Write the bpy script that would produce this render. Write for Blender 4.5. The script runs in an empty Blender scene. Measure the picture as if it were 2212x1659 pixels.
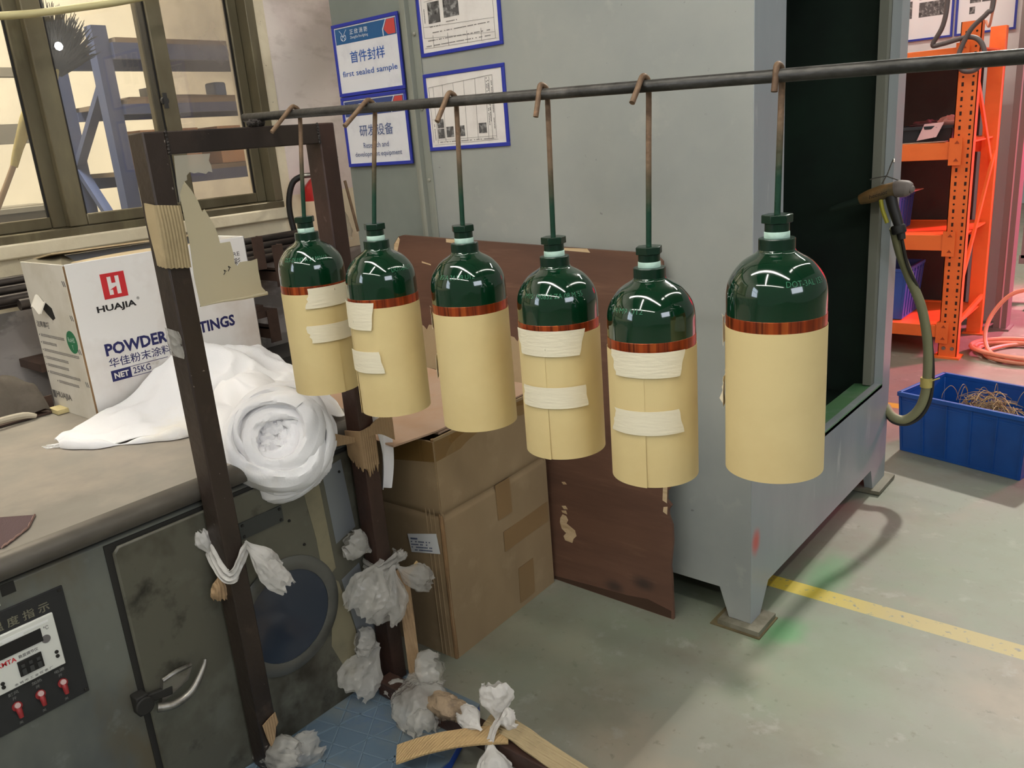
import bpy, bmesh, math, random
from mathutils import Vector, Matrix, noise
random.seed(7)
PI = math.pi
sc = bpy.context.scene
COL = sc.collection

# ------------------------------------------------------------------ camera
cam_d = bpy.data.cameras.new('camera'); cam = bpy.data.objects.new('camera', cam_d); COL.objects.link(cam)
cam_d.sensor_width = 36.0; cam_d.lens = 36.0*1794/2212; cam_d.clip_start = 0.02
def cam_matrix(yaw, pitch, roll, loc):
    fw = Vector((-math.sin(yaw)*math.cos(pitch), math.cos(yaw)*math.cos(pitch), -math.sin(pitch)))
    r = Vector((math.cos(yaw), math.sin(yaw), 0)); d = fw.cross(r)
    r2 = r*math.cos(roll)+d*math.sin(roll); d2 = -r*math.sin(roll)+d*math.cos(roll)
    m = Matrix((r2, -d2, -fw)).transposed().to_4x4(); m.translation = loc
    return m
cam.matrix_world = cam_matrix(math.radians(40.98), math.radians(16.67), math.radians(4.62), Vector((0,0,1.4)))
sc.camera = cam

# ------------------------------------------------------------------ world, lights, exposure
def lin(c):
    return tuple(((v/255)/12.92 if v/255 <= 0.04045 else ((v/255+0.055)/1.055)**2.4) for v in c)
sc.view_settings.view_transform = 'Standard'; sc.view_settings.look = 'None'
sc.view_settings.gamma = 1.0; sc.view_settings.exposure = 0.22
w = bpy.data.worlds.new('hall_air'); sc.world = w; w.use_nodes = True
w.node_tree.nodes['Background'].inputs[0].default_value = (*lin((205,205,198)),1)
w.node_tree.nodes['Background'].inputs[1].default_value = 0.25
def area(name, loc, target, size, power, col, size_y=None):
    d = bpy.data.lights.new(name, 'AREA'); d.energy = power; d.color = lin(col); d.size = size
    if size_y: d.shape = 'RECTANGLE'; d.size_y = size_y
    o = bpy.data.objects.new(name, d); COL.objects.link(o); o.location = loc
    o.rotation_euler = (Vector(target)-Vector(loc)).to_track_quat('-Z','Y').to_euler()
    return o
area('high_bay_light', (-0.90,9.2,6.6), (-0.9,1.5,0), 0.26, 430, (255,248,236))
area('side_fill_light', (4.6,-0.6,2.7), (-1.2,1.4,0.8), 2.6, 60, (236,243,255), 1.3)  # unseen fill light added from the right, no window stands there
sp = bpy.data.lights.new('magenta_light', 'SPOT'); sp.energy = 1400; sp.color = lin((255,112,152)); sp.spot_size = math.radians(54); sp.spot_blend = 0.6; sp.shadow_soft_size = 0.25
spo = bpy.data.objects.new('magenta_light', sp); COL.objects.link(spo); spo.location = (1.2,7.9,2.5); spo.rotation_euler = (Vector((-0.85,5.75,0))-spo.location).to_track_quat('-Z','Y').to_euler()
area('back_room_light', (-4.3,1.2,4.2), (-5.6,2.6,1.2), 1.5, 330, (255,246,228), 1.0)

# ------------------------------------------------------------------ materials
def M(name, col, rough=0.55, metal=0.0, layers=(), spots=(), bump=0.0, bscale=60, coat=0.0, spec=0.5, emit=None, bstretch=(1,1,1), wave=None):
    """layers: (colour, scale, low, high, stretch); spots: (colour, centre, radius, strength)"""
    m = bpy.data.materials.new(name); m.use_nodes = True; nt = m.node_tree; N = nt.nodes; L = nt.links
    b = N['Principled BSDF']
    b.inputs['Base Color'].default_value = (*lin(col),1); b.inputs['Roughness'].default_value = rough
    b.inputs['Metallic'].default_value = metal; b.inputs['Coat Weight'].default_value = coat; b.inputs['Coat Roughness'].default_value = 0.04
    b.inputs['Specular IOR Level'].default_value = spec
    tc = N.new('ShaderNodeTexCoord')
    prev = None
    def mixin(fac, c2):
        nonlocal prev
        mx = N.new('ShaderNodeMix'); mx.data_type = 'RGBA'
        if prev is None: mx.inputs[6].default_value = (*lin(col),1)
        else: L.new(prev, mx.inputs[6])
        mx.inputs[7].default_value = (*lin(c2),1)
        L.new(fac, mx.inputs[0]); prev = mx.outputs[2]
    for i, ly in enumerate(layers):
        c2, s, lo, hi = ly[:4]; st = ly[4] if len(ly) > 4 else (1,1,1)
        mp = N.new('ShaderNodeMapping'); mp.inputs['Scale'].default_value = st; mp.inputs['Location'].default_value = (i*3.7,i*1.3,i*2.1)
        L.new(tc.outputs['Object'], mp.inputs[0])
        nz = N.new('ShaderNodeTexNoise'); nz.inputs['Scale'].default_value = s; nz.inputs['Detail'].default_value = 5; nz.inputs['Roughness'].default_value = 0.6
        L.new(mp.outputs[0], nz.inputs['Vector'])
        mr = N.new('ShaderNodeMapRange'); mr.inputs[1].default_value = lo; mr.inputs[2].default_value = hi
        L.new(nz.outputs[0], mr.inputs[0]); mixin(mr.outputs[0], c2)
    for sp in spots:
        c2, ce, ra, stg = sp
        vm = N.new('ShaderNodeVectorMath'); vm.operation = 'SUBTRACT'; vm.inputs[1].default_value = ce
        L.new(tc.outputs['Object'], vm.inputs[0])
        dv = N.new('ShaderNodeVectorMath'); dv.operation = 'DIVIDE'
        dv.inputs[1].default_value = ra if hasattr(ra,'__len__') else (ra,ra,ra)
        L.new(vm.outputs[0], dv.inputs[0])
        nz = N.new('ShaderNodeTexNoise'); nz.inputs['Scale'].default_value = 9; nz.inputs['Detail'].default_value = 4
        L.new(tc.outputs['Object'], nz.inputs['Vector'])
        ln = N.new('ShaderNodeVectorMath'); ln.operation = 'LENGTH'; L.new(dv.outputs[0], ln.inputs[0])
        ad = N.new('ShaderNodeMath'); ad.operation = 'ADD'; L.new(ln.outputs['Value'], ad.inputs[0])
        sb = N.new('ShaderNodeMath'); sb.operation = 'MULTIPLY_ADD'; sb.inputs[1].default_value = 0.9; sb.inputs[2].default_value = -0.45
        L.new(nz.outputs[0], sb.inputs[0]); L.new(sb.outputs[0], ad.inputs[1])
        mr = N.new('ShaderNodeMapRange'); mr.inputs[1].default_value = 1.0; mr.inputs[2].default_value = 0.1; mr.inputs[3].default_value = 0; mr.inputs[4].default_value = stg
        mr.interpolation_type = 'SMOOTHSTEP'
        L.new(ad.outputs[0], mr.inputs[0]); mixin(mr.outputs[0], c2)
    if prev is not None: L.new(prev, b.inputs['Base Color'])
    hts = None
    if bump:
        mp = N.new('ShaderNodeMapping'); mp.inputs['Scale'].default_value = bstretch; L.new(tc.outputs['Object'], mp.inputs[0])
        nz = N.new('ShaderNodeTexNoise'); nz.inputs['Scale'].default_value = bscale; nz.inputs['Detail'].default_value = 4
        L.new(mp.outputs[0], nz.inputs['Vector']); hts = nz.outputs[0]
    if wave:
        wv = N.new('ShaderNodeTexWave'); wv.inputs['Scale'].default_value = wave[1]; wv.bands_direction = wave[0]; wv.inputs['Distortion'].default_value = 0.6
        L.new(tc.outputs['Object'], wv.inputs['Vector']); hts = wv.outputs['Fac']; bump = wave[2]
    if hts is not None:
        bp = N.new('ShaderNodeBump'); bp.inputs['Strength'].default_value = bump; bp.inputs['Distance'].default_value = 0.01
        L.new(hts, bp.inputs['Height']); L.new(bp.outputs[0], b.inputs['Normal'])
    if emit:
        b.inputs['Emission Color'].default_value = (*lin(emit[0]),1); b.inputs['Emission Strength'].default_value = emit[1]
    return m

def glass(name, tint=(255,255,255), refl=0.07, dirt_haze=0.05, haze_col=(205,195,175)):
    m = bpy.data.materials.new(name); m.use_nodes = True; N = m.node_tree.nodes; L = m.node_tree.links
    N.remove(N['Principled BSDF']); out = N['Material Output']
    tr = N.new('ShaderNodeBsdfTransparent'); tr.inputs[0].default_value = (*lin(tint),1)
    gl = N.new('ShaderNodeBsdfGlossy'); gl.inputs['Roughness'].default_value = 0.02
    df = N.new('ShaderNodeBsdfDiffuse'); df.inputs[0].default_value = (*lin(haze_col),1)
    m1 = N.new('ShaderNodeMixShader'); m1.inputs[0].default_value = refl; L.new(tr.outputs[0], m1.inputs[1]); L.new(gl.outputs[0], m1.inputs[2])
    tc = N.new('ShaderNodeTexCoord'); nz = N.new('ShaderNodeTexNoise'); nz.inputs['Scale'].default_value = 2.5; nz.inputs['Detail'].default_value = 5
    L.new(tc.outputs['Object'], nz.inputs['Vector'])
    mr = N.new('ShaderNodeMapRange'); mr.inputs[1].default_value = 0.35; mr.inputs[2].default_value = 0.75; mr.inputs[3].default_value = dirt_haze*0.4; mr.inputs[4].default_value = dirt_haze*1.8
    L.new(nz.outputs[0], mr.inputs[0])
    m2 = N.new('ShaderNodeMixShader'); L.new(mr.outputs[0], m2.inputs[0]); L.new(m1.outputs[0], m2.inputs[1]); L.new(df.outputs[0], m2.inputs[2])
    L.new(m2.outputs[0], out.inputs[0]); return m

def film(name, col, trans=0.25, transl=0.35, rough=0.35, crinkle=0):
    m = bpy.data.materials.new(name); m.use_nodes = True; N = m.node_tree.nodes; L = m.node_tree.links
    b = N['Principled BSDF']; out = N['Material Output']
    b.inputs['Base Color'].default_value = (*lin(col),1); b.inputs['Roughness'].default_value = rough
    tl = N.new('ShaderNodeBsdfTranslucent'); tl.inputs[0].default_value = (*lin(col),1)
    tr = N.new('ShaderNodeBsdfTransparent')
    if crinkle:
        tc = N.new('ShaderNodeTexCoord'); vz = N.new('ShaderNodeTexVoronoi'); vz.inputs['Scale'].default_value = 70; L.new(tc.outputs['Object'], vz.inputs['Vector'])
        bp = N.new('ShaderNodeBump'); bp.inputs['Strength'].default_value = crinkle; bp.inputs['Distance'].default_value = 0.006
        L.new(vz.outputs['Distance'], bp.inputs['Height']); L.new(bp.outputs[0], b.inputs['Normal'])
    m1 = N.new('ShaderNodeMixShader'); m1.inputs[0].default_value = transl; L.new(b.outputs[0], m1.inputs[1]); L.new(tl.outputs[0], m1.inputs[2])
    m2 = N.new('ShaderNodeMixShader'); m2.inputs[0].default_value = trans; L.new(m1.outputs[0], m2.inputs[1]); L.new(tr.outputs[0], m2.inputs[2])
    L.new(m2.outputs[0], out.inputs[0]); return m

# ------------------------------------------------------------------ mesh builder
class MB:
    def __init__(s): s.v = []; s.f = []; s.sm = []; s.mi = []
    def add(s, vs, fs, smooth=False, mi=0):
        o = len(s.v); s.v += [tuple(v) for v in vs]
        for f in fs: s.f.append(tuple(i+o for i in f)); s.sm.append(smooth); s.mi.append(mi)
        return s
    def box(s, a, b, mi=0, rot=None, piv=None):
        x0,y0,z0 = a; x1,y1,z1 = b
        vs = [Vector(p) for p in ((x0,y0,z0),(x1,y0,z0),(x1,y1,z0),(x0,y1,z0),(x0,y0,z1),(x1,y0,z1),(x1,y1,z1),(x0,y1,z1))]
        if rot is not None:
            c = Vector(piv) if piv is not None else sum(vs, Vector())/8
            vs = [c + rot @ (v-c) for v in vs]
        return s.add(vs, ((0,3,2,1),(4,5,6,7),(0,1,5,4),(1,2,6,5),(2,3,7,6),(3,0,4,7)), mi=mi)
    def obox(s, p0, p1, wid, dep, up=(0,0,1), mi=0):
        """bar from p0 to p1 with a width across and depth along 'up'"""
        p0 = Vector(p0); p1 = Vector(p1); t = (p1-p0).normalized(); u = Vector(up); sd = t.cross(u).normalized(); u = sd.cross(t).normalized()
        vs = []
        for p in (p0, p1):
            for a, b in ((-1,-1),(1,-1),(1,1),(-1,1)): vs.append(p + sd*a*wid/2 + u*b*dep/2)
        return s.add(vs, ((0,3,2,1),(4,5,6,7),(0,1,5,4),(1,2,6,5),(2,3,7,6),(3,0,4,7)), mi=mi)
    def prism(s, pts, axis, a, b, mi=0):
        """2-D outline extruded along axis 0/1/2 from a to b"""
        def P(p, t): return (t,p[0],p[1]) if axis == 0 else ((p[0],t,p[1]) if axis == 1 else (p[0],p[1],t))
        n = len(pts); vs = [P(p,a) for p in pts]+[P(p,b) for p in pts]
        fs = [tuple(range(n-1,-1,-1)), tuple(range(n,2*n))]+[(i,(i+1)%n,n+(i+1)%n,n+i) for i in range(n)]
        return s.add(vs, fs, mi=mi)
    def lathe(s, prof, n=48, c=(0,0,0), axis=None, smooth=True, cap=True, mi=0, a0=0):
        c = Vector(c); ax = Vector(axis).normalized() if axis is not None else Vector((0,0,1))
        q = Vector((0,0,1)).rotation_difference(ax)
        vs = []
        for r, z in prof:
            for i in range(n):
                a = a0+2*PI*i/n; vs.append(c + q @ Vector((r*math.cos(a), r*math.sin(a), z)))
        fs = []
        for j in range(len(prof)-1):
            for i in range(n): fs.append((j*n+i, j*n+(i+1)%n, (j+1)*n+(i+1)%n, (j+1)*n+i))
        s.add(vs, fs, smooth, mi)
        if cap:
            for j, rev in ((0,True),(len(prof)-1,False)):
                if prof[j][0] > 1e-5:
                    o = len(s.v)-len(vs)+j*n; f = tuple(range(o,o+n)); s.f.append(f[::-1] if rev else f); s.sm.append(False); s.mi.append(mi)
        return s
    def cyl(s, p0, p1, r, n=20, r2=None, mi=0, smooth=True):
        p0 = Vector(p0); p1 = Vector(p1); h = (p1-p0).length
        return s.lathe([(r,0),(r if r2 is None else r2,h)], n, p0, p1-p0, smooth, True, mi)
    def tube(s, pts, r, n=10, sub=6, smooth=True, closed=False, mi=0, flat=None):
        P = [Vector(p) for p in pts]; Q = []
        rr = r if hasattr(r,'__len__') else [r]*len(P); R = []
        K = len(P)
        for i in range(K if closed else K-1):
            if closed: a,b,c,d = P[(i-1)%K],P[i],P[(i+1)%K],P[(i+2)%K]
            else: a,b,c,d = P[max(i-1,0)],P[i],P[i+1],P[min(i+2,K-1)]
            for k in range(sub):
                t = k/sub
                Q.append(0.5*((2*b)+(c-a)*t+(2*a-5*b+4*c-d)*t*t+(3*b-a-3*c+d)*t**3)); R.append(rr[i]*(1-t)+rr[(i+1)%K]*t)
        if not closed: Q.append(P[-1]); R.append(rr[-1])
        m = len(Q); vs = []; u = None
        for i, q in enumerate(Q):
            t = (Q[(i+1)%m]-Q[i-1]) if closed else (Q[min(i+1,m-1)]-Q[max(i-1,0)])
            t = t.normalized() if t.length > 1e-9 else Vector((0,0,1))
            if u is None: u = t.orthogonal().normalized() if flat is None else (Vector(flat)-t*t.dot(Vector(flat))).normalized()
            else:
                u = u - t*t.dot(u); u = u.normalized() if u.length > 1e-6 else t.orthogonal().normalized()
            w_ = t.cross(u)
            for k in range(n):
                a = 2*PI*k/n; vs.append(q+(u*math.cos(a)+w_*math.sin(a))*R[i])
        fs = []
        for i in range(m if closed else m-1):
            j = (i+1)%m
            for k in range(n): fs.append((i*n+k, i*n+(k+1)%n, j*n+(k+1)%n, j*n+k))
        s.add(vs, fs, smooth, mi)
        if not closed:
            o = len(s.v)-len(vs)
            s.f.append(tuple(range(o+n-1,o-1,-1))); s.sm.append(False); s.mi.append(mi)
            s.f.append(tuple(range(o+(m-1)*n,o+m*n))); s.sm.append(False); s.mi.append(mi)
        return s
    def grid(s, fn, nu, nv, smooth=True, thick=0.0, mi=0):
        """surface fn(u,v) for u,v in 0..1; thick > 0 gives it a back a little way behind"""
        vs = [Vector(fn(i/nu, j/nv)) for j in range(nv+1) for i in range(nu+1)]
        W = nu+1; fs = [(j*W+i, j*W+i+1, (j+1)*W+i+1, (j+1)*W+i) for j in range(nv) for i in range(nu)]
        if not thick: return s.add(vs, fs, smooth, mi)
        ns = [Vector() for _ in vs]
        for f in fs:
            nn = (vs[f[1]]-vs[f[0]]).cross(vs[f[3]]-vs[f[0]])
            for i in f: ns[i] += nn
        bk = [v - (n_.normalized() if n_.length > 1e-12 else Vector((0,0,1)))*thick for v, n_ in zip(vs, ns)]
        K = len(vs); fb = [tuple(K+i for i in f[::-1]) for f in fs]
        edge = [i for i in range(W)]+[j*W+nu for j in range(1,nv+1)]+[nv*W+i for i in range(nu-1,-1,-1)]+[j*W for j in range(nv-1,0,-1)]
        fe = [(edge[(k+1)%len(edge)], edge[k], K+edge[k], K+edge[(k+1)%len(edge)]) for k in range(len(edge))]
        return s.add(vs+bk, fs+fb+fe, smooth, mi)
    def poly(s, pts, thick, nrm, mi=0):
        """flat sheet with outline pts (3-D) and thickness towards -nrm"""
        P = [Vector(p) for p in pts]; nn = Vector(nrm).normalized()*thick; n = len(P)
        return s.add(P+[p-nn for p in P], [tuple(range(n)), tuple(range(2*n-1,n-1,-1))]+[((i+1)%n,i,n+i,n+(i+1)%n) for i in range(n)], mi=mi)
    def build(s, name, mat, parent=None, bevel=0.0, base=None):
        me = bpy.data.meshes.new(name)
        if parent is None:
            if base is None:
                xs = [v[0] for v in s.v]; ys = [v[1] for v in s.v]; zs = [v[2] for v in s.v]
                base = ((min(xs)+max(xs))/2, (min(ys)+max(ys))/2, min(zs))
            off = Vector(base)
        else: off = parent_world(parent)
        me.from_pydata([tuple(Vector(v)-off) for v in s.v], [], s.f); me.update()
        me.polygons.foreach_set('use_smooth', s.sm)
        mats = mat if isinstance(mat,(list,tuple)) else [mat]
        for m in mats: me.materials.append(m)
        if len(mats) > 1: me.polygons.foreach_set('material_index', s.mi)
        bm = bmesh.new(); bm.from_mesh(me); bmesh.ops.recalc_face_normals(bm, faces=bm.faces); bm.to_mesh(me); bm.free()
        me.set_sharp_from_angle(angle=math.radians(38))
        o = bpy.data.objects.new(name, me); COL.objects.link(o)
        if parent is None: o.location = off
        else: o.parent = parent
        if bevel:
            bv = o.modifiers.new('bevel','BEVEL'); bv.width = bevel; bv.segments = 2; bv.limit_method = 'ANGLE'; bv.angle_limit = math.radians(50)
        return o
def parent_world(o):
    p = Vector()
    while o is not None: p = p + o.location; o = o.parent
    return p
def tag(o, label, cat, group=None, kind=None):
    o['label'] = label; o['category'] = cat
    if group: o['group'] = group
    if kind: o['kind'] = kind
    return o
def thing(name, loc, label, cat, group=None):
    o = bpy.data.objects.new(name, None); COL.objects.link(o); o.location = loc; o.empty_display_size = 0.05
    return tag(o, label, cat, group)
def struct(mb, name, mat, bevel=0):
    o = mb.build(name, mat, None, bevel, base=(0,0,0)); o['kind'] = 'structure'; return o
def plabel(o, label): o['label'] = label; return o

_txt = {}
def text_geo(body, bold=0.0):
    k = (body, bold)
    if k in _txt: return _txt[k]
    cu = bpy.data.curves.new('t','FONT'); cu.body = body; cu.resolution_u = 2; cu.offset = bold
    ob = bpy.data.objects.new('t', cu); COL.objects.link(ob)
    dg = bpy.context.evaluated_depsgraph_get(); dg.update()
    me = ob.evaluated_get(dg).to_mesh()
    vs = [v.co.copy() for v in me.vertices]; fs = [tuple(p.vertices) for p in me.polygons]
    ob.evaluated_get(dg).to_mesh_clear(); bpy.data.objects.remove(ob); bpy.data.curves.remove(cu)
    _txt[k] = (vs, fs); return vs, fs
def text(mb, body, org, ux, uy, wid, hei, bold=0.0, lift=0.0006, mi=0, fn=None):
    """lettering fitted into wid x hei with its lower left corner at org"""
    vs, fs = text_geo(body, bold)
    if not vs: return
    x0 = min(v.x for v in vs); x1 = max(v.x for v in vs); y0 = min(v.y for v in vs); y1 = max(v.y for v in vs)
    ux = Vector(ux); uy = Vector(uy); nn = ux.cross(uy).normalized(); org = Vector(org)
    out = []
    for v in vs:
        a = (v.x-x0)/(x1-x0)*wid; b = (v.y-y0)/max(y1-y0,1e-6)*hei
        out.append(fn(a,b) if fn else org+ux*a+uy*b+nn*lift)
    mb.add(out, fs, mi=mi)
def rectp(mb, org, ux, uy, a, b, lift=0.0005, thick=0.0004, mi=0):
    """thin raised rectangle from a=(x0,y0) to b=(x1,y1) in the plane at org"""
    org = Vector(org); ux = Vector(ux); uy = Vector(uy); nn = ux.cross(uy).normalized()
    mb.poly([org+ux*x+uy*y+nn*lift for x,y in ((a[0],a[1]),(b[0],a[1]),(b[0],b[1]),(a[0],b[1]))], thick, nn, mi)
def nz3(p, s=1.0, o=0.0): return noise.noise(Vector(p)*s+Vector((o,o*1.7,-o)))
X_, Y_, Z_ = Vector((1,0,0)), Vector((0,1,0)), Vector((0,0,1))
# ------------------------------------------------------------------ shared materials
m_floor = None
def floor_material():
    m = M('painted_concrete', (136,136,124), 0.5, layers=[((126,134,114),1.1,0.46,0.62),((150,140,124),1.7,0.5,0.66),((128,124,110),4.5,0.48,0.7),((160,156,146),11,0.6,0.75),((120,117,104),38,0.62,0.72)],
          spots=[((126,148,120),(-0.66,1.95,0),(0.34,0.5,1),0.5),((92,150,98),(-0.79,1.99,0),(0.09,0.12,1),0.85),((92,150,100),(-0.81,2.36,0),(0.10,0.22,1),0.8),
                 ((126,146,120),(-0.4,2.75,0),(0.5,0.7,1),0.45),((124,138,116),(-1.3,1.6,0),(0.5,0.45,1),0.4),((120,132,112),(-1.2,2.3,0),(0.5,0.5,1),0.7)], bump=0.05, bscale=30)
    nt = m.node_tree; N = nt.nodes; L = nt.links; b = N['Principled BSDF']
    src = b.inputs['Base Color'].links[0].from_socket
    tc = N.new('ShaderNodeTexCoord'); sx = N.new('ShaderNodeSeparateXYZ'); L.new(tc.outputs['Object'], sx.inputs[0])
    def band(sock, c, h):
        a = N.new('ShaderNodeMath'); a.operation = 'SUBTRACT'; a.inputs[1].default_value = c; L.new(sock, a.inputs[0])
        a2 = N.new('ShaderNodeMath'); a2.operation = 'ABSOLUTE'; L.new(a.outputs[0], a2.inputs[0])
        a3 = N.new('ShaderNodeMath'); a3.operation = 'LESS_THAN'; a3.inputs[1].default_value = h; L.new(a2.outputs[0], a3.inputs[0]); return a3.outputs[0]
    nz = N.new('ShaderNodeTexNoise'); nz.inputs['Scale'].default_value = 55; nz.inputs['Detail'].default_value = 4; L.new(tc.outputs['Object'], nz.inputs['Vector'])
    # the yellow floor line wears out from the booth to the right
    wr = N.new('ShaderNodeMapRange'); wr.inputs[1].default_value = -0.80; wr.inputs[2].default_value = -0.58; wr.inputs[3].default_value = 0.0; wr.inputs[4].default_value = 0.85; L.new(sx.outputs[0], wr.inputs[0])
    cr = N.new('ShaderNodeMix'); cr.data_type = 'RGBA'; cr.inputs[6].default_value = (*lin((200,180,66)),1); cr.inputs[7].default_value = (*lin((178,162,114)),1); L.new(wr.outputs[0], cr.inputs[0])
    th = N.new('ShaderNodeMapRange'); th.inputs[1].default_value = 0.70; th.inputs[2].default_value = 0.60; L.new(nz.outputs[0], th.inputs[0])
    line = band(sx.outputs[1], 2.238, 0.034); far = band(sx.outputs[1], 4.07, 0.035)
    ad = N.new('ShaderNodeMath'); ad.operation = 'MAXIMUM'; L.new(line, ad.inputs[0]); L.new(far, ad.inputs[1])
    mu = N.new('ShaderNodeMath'); mu.operation = 'MULTIPLY'; L.new(ad.outputs[0], mu.inputs[0]); L.new(th.outputs[0], mu.inputs[1])
    mx = N.new('ShaderNodeMix'); mx.data_type = 'RGBA'; L.new(mu.outputs[0], mx.inputs[0]); L.new(src, mx.inputs[6]); L.new(cr.outputs[2], mx.inputs[7])
    L.new(mx.outputs[2], b.inputs['Base Color']); return m
m_plaster = M('dirty_plaster', (232,220,212), 0.85, layers=[((218,202,196),2.2,0.45,0.62),((204,190,180),6,0.55,0.75,(1,1,2.5))], bump=0.15, bscale=18)
m_cream = M('chipped_cream_paint', (226,214,186), 0.8, layers=[((208,194,164),5,0.45,0.7),((92,76,60),26,0.69,0.73)], bump=0.25, bscale=30)
m_greywall = M('grey_lower_wall', (172,164,158), 0.8, layers=[((138,132,126),4,0.48,0.56,(1,0.7,2)),((190,182,175),9,0.55,0.65)], bump=0.1, bscale=20)
m_alu = M('brown_anodised_frame', (122,114,92), 0.42, 0.45, layers=[((86,76,56),3,0.4,0.7,(1,1,0.4)),((136,128,100),8,0.55,0.75,(1,1,0.3))])
m_black = M('black_rubber', (22,20,18), 0.6)
m_booth = M('grey_booth_paint', (163,165,158), 0.45, layers=[((146,150,146),1.7,0.4,0.7),((168,169,161),11,0.6,0.78),((120,122,118),45,0.7,0.76)], bump=0.03, bscale=40)
m_boothside = M('blue_grey_booth_paint', (162,168,170), 0.36, layers=[((146,153,157),2.6,0.4,0.65,(1,1,0.4)),((184,188,188),14,0.62,0.72,(1,1,0.2))],
                spots=[((200,84,80),(0.724,-0.563,0.262),(0.06,0.034,0.05),0.95),((120,168,126),(0.724,0.2,0.43),(0.1,0.5,0.02),0.6)], bump=0.03, bscale=30)
m_boothleft = M('shaded_grey_booth_paint', (132,138,132), 0.5, layers=[((116,122,118),2.0,0.4,0.7)])  # shade on the left panel is put into this darker grey
m_dark = M('dark_green_liner', (26,46,34), 0.6, layers=[((10,14,12),2,0.4,0.7)])
m_greendust = M('green_dusted_steel', (92,140,94), 0.6, layers=[((130,150,134),7,0.5,0.7)])
m_brown = M('brown_painted_steel', (58,47,40), 0.42, 0.15, layers=[((38,31,27),3,0.42,0.62,(1,1,0.6)),((76,62,53),14,0.58,0.75),((150,140,130),60,0.70,0.74)], bump=0.15, bscale=50)
m_redbrown = M('red_brown_painted_steel', (68,46,38), 0.45, 0.1, layers=[((48,34,28),4,0.42,0.62,(1,1,0.5)),((110,92,84),18,0.66,0.75)], bump=0.15, bscale=50)
m_rail = M('dark_steel_rail', (76,74,70), 0.42, 0.55, layers=[((104,100,94),20,0.5,0.7,(0.3,1,1)),((50,48,44),9,0.5,0.65),((196,190,180),90,0.74,0.78)], bump=0.2, bscale=60)
m_weld = M('weld_bead', (62,56,52), 0.6, 0.4, bump=0.6, bscale=120)
m_ovtop = M('dusty_oven_top', (146,139,128), 0.55, 0.1, layers=[((120,114,106),1.8,0.42,0.66,(1,0.6,1)),((164,152,138),4,0.54,0.74),((92,88,82),2.6,0.58,0.78)], bump=0.05, bscale=25)
m_oven = M('stained_grey_oven_steel', (118,120,112), 0.42, 0.25, layers=[((84,88,88),2.2,0.42,0.62,(1,1,0.7)),((104,96,78),4.5,0.52,0.7,(1,1,0.6)),((142,146,142),7,0.6,0.76)], bump=0.04, bscale=20)
m_ovdoor = M('smoky_oven_door_paint', (98,96,84), 0.4, 0.25, layers=[((58,52,42),3.2,0.44,0.56,(1,1,0.8)),((112,112,100),4,0.55,0.66),((38,35,30),6,0.58,0.70)], bump=0.04, bscale=20)
m_gasket = M('dark_gap', (34,32,28), 0.7)
m_chrome = M('worn_chrome', (150,146,138), 0.4, 0.85, layers=[((110,104,96),30,0.5,0.7)])
m_panel = M('black_instrument_plate', (38,38,40), 0.4, layers=[((56,58,60),3,0.45,0.7)])
m_white = M('white_enamel', (226,226,218), 0.4)
m_tancard = M('brown_cardboard', (158,135,102), 0.75, layers=[((144,121,90),3,0.42,0.68,(1,1,0.5)),((166,143,110),9,0.55,0.75)], bump=0.06, bscale=18)
m_pinkcard = M('pale_cardboard', (188,160,138), 0.75, layers=[((184,146,114),3,0.42,0.68)], bump=0.05, bscale=20)
m_cardedge = M('crushed_cardboard_edge', (140,108,72), 0.8, layers=[((96,74,50),14,0.5,0.7,(1,1,0.3))], bump=0.4, bscale=60)
m_tapeclear = glass('packing_tape', (248,242,228), 0.05, 0.03, (190,160,110))
m_corr = M('corrugated_card', (178,158,120), 0.8, layers=[((156,138,104),12,0.45,0.7)], wave=('Y',50,0.45))
m_corr2 = M('corrugated_strip', (190,160,112), 0.8, layers=[((168,140,98),12,0.45,0.7)], wave=('X',48,0.35))
m_corrz = M('corrugated_wrap', (170,140,104), 0.8, layers=[((140,112,82),12,0.45,0.7)], wave=('Y',48,0.4))
m_ply = M('brown_film_plywood', (112,80,64), 0.55, layers=[((90,64,52),2.2,0.42,0.65,(0.5,1,3)),((130,98,78),7,0.58,0.75,(0.4,1,4)),((52,38,34),6,0.7,0.76)],
          spots=[((60,48,44),(0.113,-0.013,0.087),(0.055,0.2,0.035),0.85),((60,48,44),(0.013,-0.013,0.045),(0.05,0.2,0.03),0.85)], bump=0.08, bscale=30, bstretch=(0.3,1,3))
m_chip = M('bare_wood_chip', (214,188,150), 0.8, layers=[((190,158,118),20,0.45,0.7,(0.4,1,3))], bump=0.3, bscale=60)
m_cloth = M('white_cotton', (240,238,238), 0.85, layers=[((232,224,206),3,0.55,0.75)], bump=0.08, bscale=220)
m_boxwhite = M('white_printed_board', (240,237,234), 0.6, layers=[((216,208,200),3,0.5,0.7),((196,184,170),12,0.66,0.76)], bump=0.03, bscale=15)
m_boxside = M('white_board_in_wear', (222,216,204), 0.65, layers=[((198,190,172),4,0.45,0.7),((168,152,126),16,0.68,0.76)], bump=0.08, bscale=18)
m_red = M('red_print', (206,42,48), 0.6); m_navy = M('navy_print', (32,34,92), 0.6); m_blackp = M('black_print', (26,24,26), 0.6); m_rohs = M('green_print', (40,120,78), 0.6)
m_greyp = M('faded_grey_print', (110,106,104), 0.6)
m_green = M('glossy_dark_green_lacquer', (6,46,25), 0.09, coat=0.7, spec=0.6)
m_greenflat = M('dark_green_lacquer_on_thread', (9,42,26), 0.25, spec=0.5)
m_seal = M('white_thread_seal', (196,226,210), 0.7, bump=0.2, bscale=80)
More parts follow.
